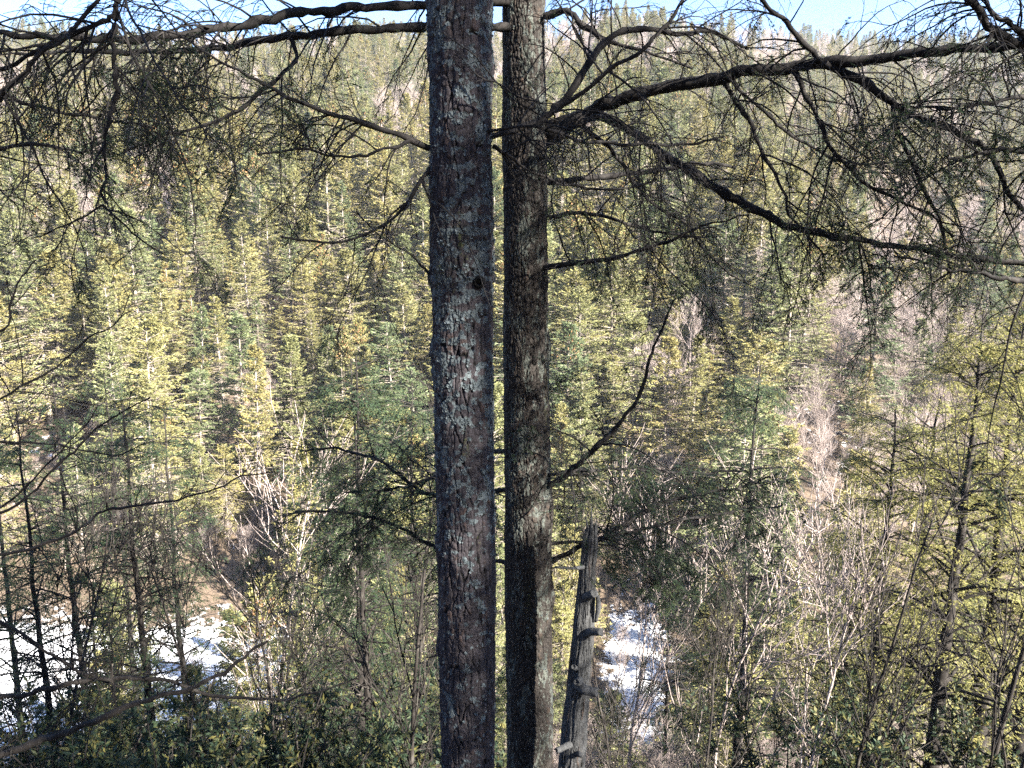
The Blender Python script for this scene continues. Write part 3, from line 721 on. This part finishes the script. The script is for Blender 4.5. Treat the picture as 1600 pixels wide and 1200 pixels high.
HB([(857, 340, 6.4, 7), (905, 330, 6.4, 6), (970, 345, 6.5, 5), (1040, 365, 6.6, 4), (1120, 372, 6.7, 3)], 418, leafy=1.2, twk=11, l2k=6)
HB([(795, 705, 6.5, 8), (740, 712, 6.8, 6), (680, 745, 7.1, 5), (610, 765, 7.4, 4), (540, 770, 7.7, 3)], 419, leafy=1.5, twk=13, l1=(.3, .9), l2k=6)
HB([(795, 765, 6.6, 8), (740, 770, 6.9, 7), (665, 770, 7.2, 6), (590, 720, 7.5, 5), (520, 700, 7.8, 4), (470, 705, 8., 3)], 420, leafy=1.5, twk=13, l1=(.3, .9), l2k=6)
HB([(795, 880, 6.6, 8), (740, 868, 6.8, 6), (680, 855, 7., 6), (600, 815, 7.3, 5), (530, 800, 7.6, 4), (460, 800, 7.9, 3)], 421, leafy=1.5, twk=13, l1=(.3, .9), l2k=6)
HB([(1140, 118, 5.7, 6), (1180, 165, 5.9, 5), (1250, 220, 6., 5), (1330, 255, 6.1, 4), (1420, 250, 6.1, 4)], 422, leafy=.6, twk=11)
HB([(900, 190, 6.2, 8), (960, 240, 6.3, 7), (1010, 310, 6.4, 5), (1070, 350, 6.5, 4), (1130, 420, 6.6, 3), (1190, 455, 6.6, 2)], 423, leafy=.4, twk=9)
# unseen limbs added above the frame so that the crown shades this spot
rngu = np.random.default_rng(77)
for k in range(9):
    a_ = rngu.uniform(0, 6.28); z_ = 2.6+k*.75; ln_ = rngu.uniform(2., 3.4)
    base_ = np.array([.09, D2, z_])
    P_ = [base_+np.array([math.cos(a_), math.sin(a_), .1])*ln_*t_ for t_ in (0, .33, .66, 1)]
    pp_ = [(float(proj(p)[0]), float(proj(p)[1]), p[1], 26*(1-.25*i_)) for i_, p in enumerate(P_) if p[1] > 2.5]
    if len(pp_) >= 2: HB(pp_, 440+k, leafy=.75, twk=12, thick=.5, l1=(.4, 1.1))
for o in sb+[o1, fl, kn]:
    if o.parent == sp: o.location = tuple(-base_sp)
base_hb = np.array(hb.location)
for o in sb+[o2, fl2]:
    if o.parent == hb: o.location = tuple(-base_hb)

# --- neighbours whose trunks stand just outside the frame and whose boughs reach in
def off_tree(label, x, y, rad, limbs, **kw):
    z0 = float(H(x, y)); root = thing('hemlock_tree', label, 'hemlock', (x, y, z0))
    mb = MB(); zz = np.linspace(z0-.3, z0+14, 40); jit_ = np.sin(zz*.7)*.04
    tubes(mb, np.stack([x+jit_, y+jit_*.5, zz], -1), np.linspace(rad, rad*.3, 40), 14, .5)
    kids = [mb.build('trunk', M['twig'], root)]
    for pts_, seed, kk in limbs: kids.append(near_branch(root, pts_, seed, **kk))
    for o in kids: o.location = (-x, -y, -z0)
    return root
off_tree('hemlock boughs reaching in from the right edge with dark drooping sprays', 5.3, 5.0, .16, [
    ([(1800, 150, 5., 20), (1700, 110, 4.9, 17), (1610, 74, 4.8, 15), (1570, 60, 4.7, 14), (1540, 30, 4.6, 13), (1508, -15, 4.5, 12)], 501, dict(leafy=.3, twk=7)),
    ([(1800, 120, 5., 14), (1660, 85, 4.8, 12), (1600, 52, 4.7, 9), (1560, 25, 4.6, 7), (1530, -15, 4.5, 5)], 502, dict(leafy=.3, twk=7)),
    ([(1800, 225, 5., 14), (1680, 245, 4.9, 11), (1600, 236, 4.8, 8), (1550, 232, 4.7, 6), (1480, 250, 4.6, 4)], 503, dict(leafy=.95, twk=10, l2k=6)),
    ([(1800, 340, 5., 14), (1680, 410, 4.9, 12), (1600, 440, 4.8, 9), (1540, 428, 4.7, 7), (1480, 420, 4.7, 5), (1400, 400, 4.7, 3)], 504, dict(leafy=1.0, twk=10, l2k=6)),
    ([(1800, 150, 5.5, 12), (1700, 130, 5.4, 10), (1600, 150, 5.3, 7), (1500, 165, 5.2, 5), (1430, 170, 5.1, 3)], 505, dict(leafy=.9, twk=9, l2k=6))])
off_tree('hemlock boughs hanging in from the top left corner, one limb dangling straight down', -4.6, 5.0, .15, [
    ([(-200, -60, 4.6, 14), (0, -40, 4.4, 12), (120, -30, 4.3, 11), (200, -40, 4.3, 9), (188, -5, 4.2, 8), (180, 25, 4.2, 9), (177, 70, 4.2, 9), (183, 120, 4.2, 8), (178, 165, 4.2, 7), (167, 205, 4.2, 6), (165, 270, 4.2, 5), (160, 322, 4.2, 4)], 511, dict(leafy=.6, twk=5, nlong=3)),
    ([(178, 25, 4.2, 7), (150, 35, 4.2, 8), (90, 66, 4.2, 8), (30, 95, 4.2, 8), (-60, 120, 4.2, 9)], 512, dict(leafy=.3, twk=7)),
    ([(170, -20, 4.2, 6), (110, 45, 4.15, 7), (60, 90, 4.1, 7), (0, 150, 4.1, 8), (-100, 250, 4.1, 10)], 513, dict(leafy=.5, twk=5, nlong=2)),
    ([(-200, 300, 4.5, 10), (-60, 250, 4.6, 8), (40, 225, 4.7, 6), (120, 235, 4.8, 4), (170, 215, 4.9, 3)], 514, dict(leafy=.8, twk=7, l2k=5)),
    ([(-200, 100, 5., 10), (-60, 120, 5.1, 8), (40, 160, 5.2, 6), (150, 185, 5.3, 4), (240, 200, 5.4, 3)], 515, dict(leafy=.7, twk=7, l2k=5)),
    ([(160, 320, 4.2, 4), (200, 355, 4.2, 3), (255, 400, 4.2, 2)], 516, dict(leafy=.3, twk=8)),
    ([(160, 320, 4.2, 4), (110, 350, 4.2, 3), (50, 375, 4.2, 2)], 517, dict(leafy=.3, twk=8))])

# --- thin bare beech sapling boughs entering from the left
def beech(label, x, y, limbs, rad=.03):
    z0 = float(H(x, y)); root = thing('beech_sapling', label, 'sapling', (x, y, z0))
    mb = MB(); zz = np.linspace(z0-.2, z0+5.5, 24); tubes(mb, np.stack([x+.05*np.sin(zz), y+.04*np.cos(zz), zz], -1), np.linspace(rad, .006, 24), 7, .5)
    kids = [mb.build('trunk', M['sap'], root)]
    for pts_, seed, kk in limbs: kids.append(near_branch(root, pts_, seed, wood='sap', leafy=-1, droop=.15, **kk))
    for o in kids: o.location = (-x, -y, -z0)
tw = dict(twk=5, l1=(.12, .55), l2k=3, up=.25)
beech('bare thin beech sapling arching dark twigs in from the left edge', -3.2, 3.9, [
    ([(-150, 900, 3.9, 8), (0, 868, 3.9, 5), (80, 846, 3.9, 4.5), (140, 816, 3.9, 4), (185, 793, 3.9, 4), (280, 782, 3.9, 3), (360, 752, 3.9, 2.5), (440, 738, 3.9, 1.5)], 601, tw),
    ([(-150, 860, 3.9, 6), (0, 800, 3.9, 4), (90, 730, 3.9, 3.5), (160, 662, 3.9, 3), (232, 618, 3.9, 2)], 602, tw),
    ([(-150, 700, 3.9, 5), (0, 692, 3.9, 3), (50, 690, 3.9, 3), (170, 706, 3.9, 2.5), (240, 690, 3.9, 1.5)], 603, tw),
    ([(-120, 680, 3.9, 6), (0, 622, 3.9, 4), (70, 585, 3.9, 3), (140, 530, 3.9, 2.5), (205, 488, 3.9, 2)], 604, tw),
    ([(-120, 560, 3.9, 5), (0, 515, 3.9, 4), (25, 460, 3.9, 3), (55, 405, 3.9, 2)], 605, tw),
    ([(-100, 860, 3.9, 5), (0, 790, 3.9, 3.5), (60, 745, 3.9, 3), (150, 640, 3.9, 2)], 606, tw)])
beech('low leaning grey sapling with limbs crossing the snow at bottom left', -4.3, 5.2, [
    ([(-150, 1120, 5.2, 10), (0, 1094, 5.2, 8), (80, 1075, 5.2, 8), (170, 1060, 5.3, 7), (260, 1065, 5.3, 6), (330, 1085, 5.4, 5), (450, 1092, 5.4, 4), (560, 1060, 5.5, 2)], 611, dict(twk=6, l1=(.2, .8), l2k=4, up=.3)),
    ([(-150, 1235, 4.8, 14), (0, 1180, 4.8, 12), (90, 1150, 4.8, 11), (200, 1105, 4.8, 9), (330, 1060, 4.8, 6), (420, 1000, 4.8, 4)], 612, dict(twk=5, l1=(.2, .7), l2k=4, up=.3)),
    ([(-150, 900, 5.4, 7), (0, 970, 5.4, 6), (60, 1010, 5.4, 5), (130, 1050, 5.4, 4), (200, 1075, 5.4, 3)], 613, dict(twk=6, l1=(.2, .7), l2k=4, up=.2))], .045)

# ------------------------------------------------------------------ the broken snag
sn = thing('dead_snag', 'broken grey dead snag with branch stubs leaning beside the hemlock trunk', 'dead tree', (at(884, 1200, 5.8)[0], 5.8, float(H(.4, 5.8))))
ctr = [(925, 822, 8), (922, 850, 11), (917, 900, 14), (914, 950, 16.5), (911, 1000, 17.5), (906, 1060, 18), (900, 1120, 19), (893, 1200, 19.5), (878, 1320, 21)]
rows = []
for a, b, wr in ctr:
    p = at(a, b, 5.8); rows.append((p[0], p[1], p[2], wr*mpp(p)))
p = rows[-1]; rows.append((p[0]-.08, 5.8, float(H(p[0], 5.8))-.3, p[3]*1.1))
os_, Vs, Ls = bark_trunk('trunk', rows, 25, M['snag'], sn, 'snag', rows[0][2], -4.4, .004, None)
sk = [os_]
def stub(pts_, seed, name='branch_stub', rough=.2):
    rng = np.random.default_rng(seed)
    P0 = np.array([list(at(a, b, d))+[w_*.5*mpp(at(a, b, d))] for a, b, d, w_ in pts_])
    S4 = smooth_line(P0, 14); mb = MB()
    P = S4[:, :3]; r = S4[:, 3]
    T = nrm(np.gradient(P, axis=0)); U = nrm(np.cross(T, np.array([.3, .2, 1.]))); W = np.cross(T, U); ns = 14
    a = np.arange(ns)*2*math.pi/ns
    rad = r[:, None]*(1+rough*(fbm(np.cos(a)[None]*2+seed, np.sin(a)[None]*2, np.arange(14)[:, None]*.5, seed, 2)-.5)*2)
    V = P[:, None]+rad[..., None]*(np.cos(a)[None, :, None]*U[:, None]+np.sin(a)[None, :, None]*W[:, None])
    V[-1] += T[-1]*rng.uniform(-.012, .012, (ns, 1))
    inner = P[-1]+.55*(V[-1]-P[-1])-T[-1]*.015; cc = P[-1]-T[-1]*.02
    V = np.concatenate([V.reshape(-1, 3), inner, cc[None]])
    k = np.arange(14)[:, None]*ns; j = np.arange(ns)[None]; j2 = (j+1) % ns
    Q = np.stack([k+j, k+j2, k+ns+j2, k+ns+j], -1).reshape(-1, 4)
    c_ = 15*ns; Tt = np.stack([14*ns+np.arange(ns), 14*ns+(np.arange(ns)+1) % ns, np.full(ns, c_)], -1)
    mb.add(V, Q, Tt); o = mb.build(name, M['snag'], sn); 
    for nm, vv in (('crack', .6), ('cell', .3), ('lichen', .1), ('moss', .1)):
        t = o.data.attributes.new(nm, 'FLOAT', 'POINT'); t.data.foreach_set('value', np.full(len(V), vv, np.float32))
    sk.append(o)
stub([(914, 934, 5.78, 16), (922, 930, 5.66, 13), (929, 926, 5.58, 13)], 1)
stub([(912, 990, 5.78, 17), (926, 987, 5.68, 12), (940, 988, 5.62, 12)], 2)
stub([(903, 1070, 5.72, 16), (912, 1077, 5.62, 16), (922, 1080, 5.6, 14), (934, 1082, 5.58, 16)], 3)
stub([(906, 1062, 5.72, 13), (903, 1066, 5.64, 12), (901, 1066, 5.6, 9)], 4)
stub([(901, 1045, 5.78, 9), (897, 1043, 5.66, 8), (896, 1042, 5.62, 7)], 5)
stub([(898, 1162, 5.76, 11), (884, 1166, 5.68, 10), (869, 1174, 5.64, 9)], 6)
stub([(900, 1176, 5.74, 10), (906, 1179, 5.66, 8), (911, 1181, 5.64, 6)], 7)
stub([(912, 886, 5.78, 8), (905, 887, 5.68, 6), (890, 888, 5.66, 4), (866, 886, 5.7, 3.5)], 8)
stub([(934, 930, 5.74, 6), (935, 950, 5.72, 8), (931, 970, 5.74, 5)], 9, 'bark_flap')
for i, (a, b, c, d) in enumerate([(919, 832, 915, 806), (924, 826, 924, 792), (930, 832, 932, 812)]):
    stub([(a, b+12, 5.8, 8), (a, b, 5.8, 6), (c, d, 5.8, 1)], 20+i, 'splinter')
for o in sk: o.location = tuple(-np.array(sn.location))

# ------------------------------------------------------------------ middle-distance hemlocks and saplings on the near slope
def hemlock_proto(seed, hgt=12., R=2.2, base=.25, dens=1., asc=.5, leafm='hemlock_sun', rt=.12, bark='sap', fol=1.):
    rng = np.random.default_rng(seed); tk, cr = MB(), MB()
    zz = np.linspace(-.8, hgt, 20); wx = rng.normal(0, .05, (20, 2)).cumsum(0)*.5; wx[:2] = 0
    tp = np.column_stack([wx, zz]); tubes(tk, tp, taper(rt, .012, 20)[0], 9, .4)
    nb = int(95*dens); z = np.sort(rng.uniform(base*.5*hgt, hgt*.98, nb)); a = rng.random(nb)*6.283; q = 1-z/hgt
    L = R*(.25+.75*np.sin(np.clip(q*1.25, 0, 1)*math.pi*.62))*rng.uniform(.55, 1.15, nb)
    S = np.stack([np.interp(z, zz, tp[:, 0]), np.interp(z, zz, tp[:, 1]), z], -1)
    D = np.stack([np.cos(a), np.sin(a), asc*rng.uniform(.4, 1.3, nb)], -1)
    P = grow(rng, S, D, L, 8, -.35, .08); tubes(tk, P, taper(.010+.010*L, .004, 8), 4, rng.random(nb)*.8)
    s, d, t, ix = spawn(rng, P, 10, .8, .1, 1., .8, .3)
    l2 = (.25+.35*L[ix]*(1-t))*rng.uniform(.6, 1.2, len(s)); Q = grow(rng, s, d, l2, 5, -.35, .1); kq = rng.random(len(Q)) < (.35 if leafm == 'hemlock_sun' else .7); 
    tubes(tk, Q[kq], taper(np.full(int(kq.sum()), .005), .0025, 5), 3, rng.random(int(kq.sum())))
    low = S[ix, 2] > base*hgt
    Q = Q[low | (rng.random(len(Q)) < .12)]
    s, d, t2, i2 = spawn(rng, Q, int(9*fol), .8, .1, 1., .95, .2)
    G = grow(rng, s, d, rng.uniform(.10, .24, len(s)), 3, -.3, .1)
    s3, d3, t3, i3 = spawn(rng, G, 5, .7, 0, 1., 1., .3)
    bt = rng.random(len(Q))[i2][i3]
    leaves(cr, s3, d3, rng.uniform(.04, .09, len(s3)), rng.uniform(.012, .024, len(s3)), rng, .3, np.clip(.15+.4*bt+.45*rng.random(len(s3)), 0, 1))
    return tk, cr
def mk(name, label, cat, parts, loc, rz, s, grp):
    e = thing(name, label, cat, loc, rz, s, grp); KIDS[e.name] = [b.build(n, m_, e, sm_) for n, b, m_, sm_ in parts]; return e
def gz(x, y): return float(H(x, y))-.1
def stand(px, y): return (px-800)/FPX*y

hp = {}
def mid_hemlock(key, px, y, h, label, grp, lean=(0, 0), wide=1.):
    """px: column (photo px) of the trunk where it meets eye level, y: distance"""
    # x from the pixel column near the bottom of the frame
    p = at(px, 1100, y); x = p[0]; z = gz(x, y); s = h/12.
    if key not in hp:
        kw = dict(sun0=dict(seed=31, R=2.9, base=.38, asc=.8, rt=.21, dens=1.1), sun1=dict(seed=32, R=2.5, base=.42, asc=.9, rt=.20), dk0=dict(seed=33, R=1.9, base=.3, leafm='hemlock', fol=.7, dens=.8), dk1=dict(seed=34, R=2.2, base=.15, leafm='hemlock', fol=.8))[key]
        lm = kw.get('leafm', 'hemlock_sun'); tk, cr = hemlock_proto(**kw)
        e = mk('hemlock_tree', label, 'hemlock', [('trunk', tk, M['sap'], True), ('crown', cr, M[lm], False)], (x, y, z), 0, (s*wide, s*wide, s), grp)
        hp[key] = e; e.rotation_euler = (lean[0], lean[1], px*.01)
    else: copy_tree(hp[key], (x, y, z), px*.37 % 6.28, (s*wide, s*wide, s), label, grp, lean)
G1 = 'slender hemlocks on the near slope at lower right'
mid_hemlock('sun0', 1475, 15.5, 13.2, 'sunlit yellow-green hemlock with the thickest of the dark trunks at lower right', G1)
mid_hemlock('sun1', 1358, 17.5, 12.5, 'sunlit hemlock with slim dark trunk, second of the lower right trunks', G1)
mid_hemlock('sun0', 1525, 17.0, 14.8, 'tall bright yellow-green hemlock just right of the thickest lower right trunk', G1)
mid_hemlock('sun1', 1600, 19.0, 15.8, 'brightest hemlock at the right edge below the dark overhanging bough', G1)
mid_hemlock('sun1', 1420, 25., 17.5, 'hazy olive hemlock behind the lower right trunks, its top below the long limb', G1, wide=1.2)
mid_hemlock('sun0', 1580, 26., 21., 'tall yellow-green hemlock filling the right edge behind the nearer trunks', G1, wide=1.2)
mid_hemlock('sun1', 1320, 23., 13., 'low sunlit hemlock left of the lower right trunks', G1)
G2 = 'dark hemlocks on the near slope at lower left'
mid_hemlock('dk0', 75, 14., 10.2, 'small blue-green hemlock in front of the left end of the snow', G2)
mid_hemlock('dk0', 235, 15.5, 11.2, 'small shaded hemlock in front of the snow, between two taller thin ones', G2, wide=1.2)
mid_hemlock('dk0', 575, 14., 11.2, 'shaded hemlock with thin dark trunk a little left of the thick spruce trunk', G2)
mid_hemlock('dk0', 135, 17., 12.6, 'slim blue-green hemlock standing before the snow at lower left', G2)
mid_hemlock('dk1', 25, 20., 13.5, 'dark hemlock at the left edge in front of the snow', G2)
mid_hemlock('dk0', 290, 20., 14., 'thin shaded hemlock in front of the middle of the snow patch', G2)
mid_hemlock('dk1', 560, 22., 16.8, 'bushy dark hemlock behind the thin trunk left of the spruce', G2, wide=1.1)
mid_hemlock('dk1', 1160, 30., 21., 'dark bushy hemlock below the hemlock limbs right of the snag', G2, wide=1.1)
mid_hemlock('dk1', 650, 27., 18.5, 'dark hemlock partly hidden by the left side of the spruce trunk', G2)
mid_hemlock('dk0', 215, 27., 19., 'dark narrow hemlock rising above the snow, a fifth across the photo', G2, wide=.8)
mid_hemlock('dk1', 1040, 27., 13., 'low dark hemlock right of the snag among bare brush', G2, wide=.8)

# bare saplings, 5 to 9 m, on the near slope and ravine floor
saps = []
for i in range(4):
    tk, twm = bare_proto(300+i, hgt=8., spread=[.45, .6, .35, .55][i], k1=[11, 13, 9, 14][i], k2=5, k3=4, rt=.045)
    saps.append((tk, twm))
sap_roots = [None]*4
SAPL = [(1548, 13.5, 12.5, 2, 'dark stem between the thickest lower right trunk and the photo edge'), (645, 13., 10.2, 0, 'slim straight dark sapling just left of the thick spruce trunk'), (1330, 14., 10.5, 0, 'slim dark sapling with forked top, leftmost of the lower right stems'),
        (1575, 12., 10., 0, 'forking dark sapling nearest the right edge'), (1255, 15., 9.2, 2, 'thin pale sapling with a leaning fork right of the snag brush'),
        (1205, 19., 10., 3, 'thin sapling with grey upper twigs between snag and lower right stems'), 
        (1085, 13., 7., 2, 'very thin bare sapling right of the snag in front of the snow'), (985, 14., 7.5, 0, 'thin bare sapling just right of the snag'),
        (530, 17., 9.5, 3, 'bare sapling left of the shaded thin hemlock trunk'), (455, 13., 8., 1, 'bare twiggy sapling beside the right end of the left snow patch'),
        (330, 14., 9., 2, 'bare forked sapling crossing the middle of the left snow patch'), (60, 13., 9., 3, 'bare sapling with many twigs near the left edge below the beech boughs'),
        (690, 16., 9., 2, 'bare sapling mostly hidden behind the spruce trunk'), (395, 24., 16.5, 1, 'pale bare tree with a spreading twiggy crown above the snow at left'),
        (1110, 24., 15.5, 3, 'pinkish bare tree with upright twigs right of the snag'), (1000, 26., 16., 1, 'broad pinkish bare tree behind the snag'),
        (1280, 27., 17., 3, 'bare tree with white-grey limbs between the bright hemlocks and the dark one'),
        (180, 24., 14., 0, 'tall bare sapling behind the blue-green hemlock at left')]
def put_sap(px, y, h, k, label, grp, nm='bare_sapling', mt='sap'):
    p = at(px, 1150, y); x = p[0]; z = gz(x, y); s = h/8.; kk = (k, mt)
    rz = (px*.77) % 6.28
    if kk not in sap_d:
        e = thing(nm, label, 'sapling' if mt == 'sap' else 'bare tree', (x, y, z), rz, s, grp)
        a, b = saps[k]; KIDS[e.name] = [a.build('trunk', M[mt], e), b.build('twigs', M[mt], e)]; sap_d[kk] = e
    else: copy_tree(sap_d[kk], (x, y, z), rz, s, label, grp)
sap_d = {}
for px, y, h, k, lb in SAPL:
    if 'pale' in lb or 'pinkish' in lb or 'white-grey' in lb: put_sap(px, y, h, k, lb, 'bare trees on the near slope', 'bare_tree', 'bare')
    else: put_sap(px, y, h, k, lb, 'bare saplings on the near slope')

# brush: nobody could count the thicket stems on the ravine floor and the slope above it
def scatter(name, label, cat, P, pid, rotz, scl_, sets):
    mb = MB(); mb.add(P); o = mb.build(name, M['bare']); me = o.data
    a = me.attributes.new('pid', 'INT', 'POINT'); a.data.foreach_set('value', pid.astype(np.int32))
    a = me.attributes.new('rotz', 'FLOAT', 'POINT'); a.data.foreach_set('value', rotz.astype(np.float32))
    a = me.attributes.new('scl', 'FLOAT', 'POINT'); a.data.foreach_set('value', scl_.astype(np.float32))
    o['kind'] = 'stuff'; o['label'] = label; o['category'] = cat
    md = o.modifiers.new('stems', 'NODES'); md.node_group = forest_nodes(name, sets); return o
rng = np.random.default_rng(5)
n = 1150; yb = rng.uniform(17, 92, n); pxb = rng.uniform(-60, 1660, n); xb = (pxb-800)/FPX*yb
dens_ = .45+.5*sstep(440, 520, pxb); dens_ = np.where((yb > 50)&(yb < 80)&(pxb < 440), .12, dens_)
dens_ = np.where((yb > 50)&(yb < 80)&(pxb > 930)&(pxb < 1130), .6, dens_)
dens_ = np.where((pxb > 1130)&(yb < 34), 0.0, dens_); dens_ = np.where((pxb > 930)&(pxb < 1150)&(yb > 24)&(yb < 56), .9, dens_)
dens_ = dens_*np.where(yb < 26, .4, 1)
k_ = rng.random(n) < dens_; xb, yb = xb[k_], yb[k_]; n = len(xb)
brush = scatter('brush', 'tangle of bare pinkish-grey brush covering the slope below and the ravine floor', 'brush', np.stack([xb, yb, H(xb, yb)-.1], -1),
                rng.integers(0, 4, n), rng.random(n)*6.28, rng.uniform(.22, .55, n), [KIDS[p.name] for p in bprotos])

n = 2600; yb = 82+150*rng.random(n)**1.5; xb = rng.uniform(-.72, .72, n)*yb
under = scatter('understory', 'low bare twiggy understory among the spruces on the far slope', 'brush', np.stack([xb, yb, H(xb, yb)-.1], -1),
                rng.integers(0, 4, n), rng.random(n)*6.28, rng.uniform(.2, .55, n), [KIDS[p.name] for p in bprotos])
rng = np.random.default_rng(91); cnt = 0; tries = 0; placed = []
while cnt < 46 and tries < 3000:
    tries += 1
    y = rng.uniform(26, 66); px = rng.uniform(-20, 1620)
    if (px < 460 and y > 40) or (900 < px < 1140 and y > 30): continue
    if px < 460 and rng.random() < .6: continue
    if px > 1150 and y < 38: continue
    x = (px-800)/FPX*y
    if any(math.hypot(x-a_, y-b_) < 4.2 for a_, b_ in placed): continue
    placed.append((x, y)); z = gz(x, y); h = rng.uniform(6.5, 13.5); k = int(rng.integers(0, 8)); s_ = h/12
    lb = far_label(LOOKS[k]+' young', 'spruce', (x, y, z), h)
    copy_tree(protos[k], (x, y, z), rng.random()*6.28, (s_*1.15, s_*1.15, s_), lb, 'young spruces on the slope below', (float(rng.normal(0, .03)), float(rng.normal(0, .03)))); cnt += 1

# evergreen shrubs along the bottom left
def shrub_proto(seed, h=2.2, R=1.5):
    rng = np.random.default_rng(seed); st, lf = MB(), MB()
    nb = 26; a = rng.random(nb)*6.28; D = np.stack([np.cos(a)*.8, np.sin(a)*.8, rng.uniform(.5, 1.4, nb)], -1)
    P = grow(rng, np.zeros((nb, 3)), D, rng.uniform(.8, 1.3, nb)*h, 7, .1, .12); tubes(st, P, taper(np.full(nb, .018), .006, 7), 5, rng.random(nb))
    s, d, t, ix = spawn(rng, P, 12, .8, .2, 1., 0., 1.); Q = grow(rng, s, d, rng.uniform(.2, .5, len(s)), 4, 0, .1)
    tubes(st, Q, taper(np.full(len(s), .006), .003, 4), 3, .5)
    s, d, t, ix = spawn(rng, Q, 26, 1., .2, 1., .2, .8)
    leaves(lf, s, d, rng.uniform(.06, .13, len(s)), rng.uniform(.022, .045, len(s)), rng, .5)
    return st, lf
shp = [shrub_proto(1), shrub_proto(2), shrub_proto(3)]; shr = {}
SH = [(30, 10.5, 2.3, 'dark evergreen shrub in the bottom left corner'), (120, 12, 2.6, 'dark evergreen shrub below the left part of the snow'), (215, 10, 2.0, 'dark glossy shrub under the grey leaning limb at bottom left'),
      (300, 12.5, 2.6, 'dark evergreen shrub below the middle of the left snow patch'), (385, 10.5, 2.2, 'yellow-flecked shrub near the bottom, a quarter across the photo'), (460, 12.5, 2.4, 'dark shrub below the right end of the left snow patch'),
      (545, 11, 1.7, 'low dark shrub at the foot of the thin hemlock trunk left of the spruce'), (-20, 12.5, 3., 'tall dark shrub cut by the left edge near the bottom'), (250, 15, 3., 'dark shrub silhouetted against the bottom of the snow'),
      (1500, 12.5, 1.2, 'low dark green shrub at the foot of the lower right trunks'), (1430, 15, 2., 'small shaded shrub left of the thickest lower right trunk'), (640, 14, 2., 'dark shrub low beside the left of the spruce trunk'),
      (90, 16, 3.2, 'tall shrub reaching up into the left snow patch'), (1230, 16, 2.2, 'green-leaved shrub at the bottom between snag and right trunks')]
for i, (px, y, h, lb) in enumerate(SH):
    p = at(px, 1190, y); x = p[0]; z = gz(x, y); k = i % 3; s = h/2.2
    # the shrubs on the steep bank stand on the ground and reach the frame's lower edge
    need = at(px, 1120, y)[2]-z; s = max(s, need/2.6)
    if k not in shr:
        e = thing('evergreen_shrub', lb, 'shrub', (x, y, z), i*1.3, s, 'evergreen shrubs low on the near slope')
        KIDS[e.name] = [shp[k][0].build('stems', M['sap'], e), shp[k][1].build('leaves', M['shrub'], e, False)]; shr[k] = e
    else: copy_tree(shr[k], (x, y, z), i*1.3, s, lb, 'evergreen shrubs low on the near slope')

# unseen hemlocks added uphill towards the sun to shade the near trunks
for i, (t_, off, h, key) in enumerate([(9, 0, 11, 'dk1'), (12, 2.5, 13, 'dk1'), (13, -2.5, 12, 'dk1'), (18, .5, 14, 'dk1'), (15, 2.4, 13, 'dk1'), (10, 5, 10, 'dk1')]):
    perp = np.array([SUN[1], -SUN[0]])/np.hypot(SUN[0], SUN[1]); c = np.array([0., 5.5])+SUN[:2]*t_+perp*off
    z = gz(c[0], c[1])
    copy_tree(hp[key], (c[0], c[1], z), i*1.1, (h/12*1.15, h/12*1.15, h/12), ['shortest', 'broad', 'straight', 'tallest', 'leaning', 'slender', 'bushy'][i]+' unseen hemlock added uphill behind the photographer to shade the trunks', 'unseen hemlocks added for shade')

# ------------------------------------------------------------------ air
hz = MB(); x0, x1, y0, y1, z0, z1 = -1450, 1450, -450, 1620, -70, 165
hz.add([(x, y, z) for z in (z0, z1) for y in (y0, y1) for x in (x0, x1)], [(0, 2, 3, 1), (4, 5, 7, 6), (0, 1, 5, 4), (2, 6, 7, 3), (0, 4, 6, 2), (1, 3, 7, 5)])
m, nt = mat('haze'); pv = nt.nodes.new('ShaderNodeVolumePrincipled'); pv.inputs['Color'].default_value = (.86, .90, 1, 1)
pv.inputs['Density'].default_value = .0002; pv.inputs['Anisotropy'].default_value = .2
o = nt.nodes.new('ShaderNodeOutputMaterial'); nt.links.new(pv.outputs[0], o.inputs['Volume'])
haze = hz.build('haze', m, None, False); haze['kind'] = 'stuff'; haze['label'] = 'thin pale haze hanging in the air of the ravine'; haze['category'] = 'haze'
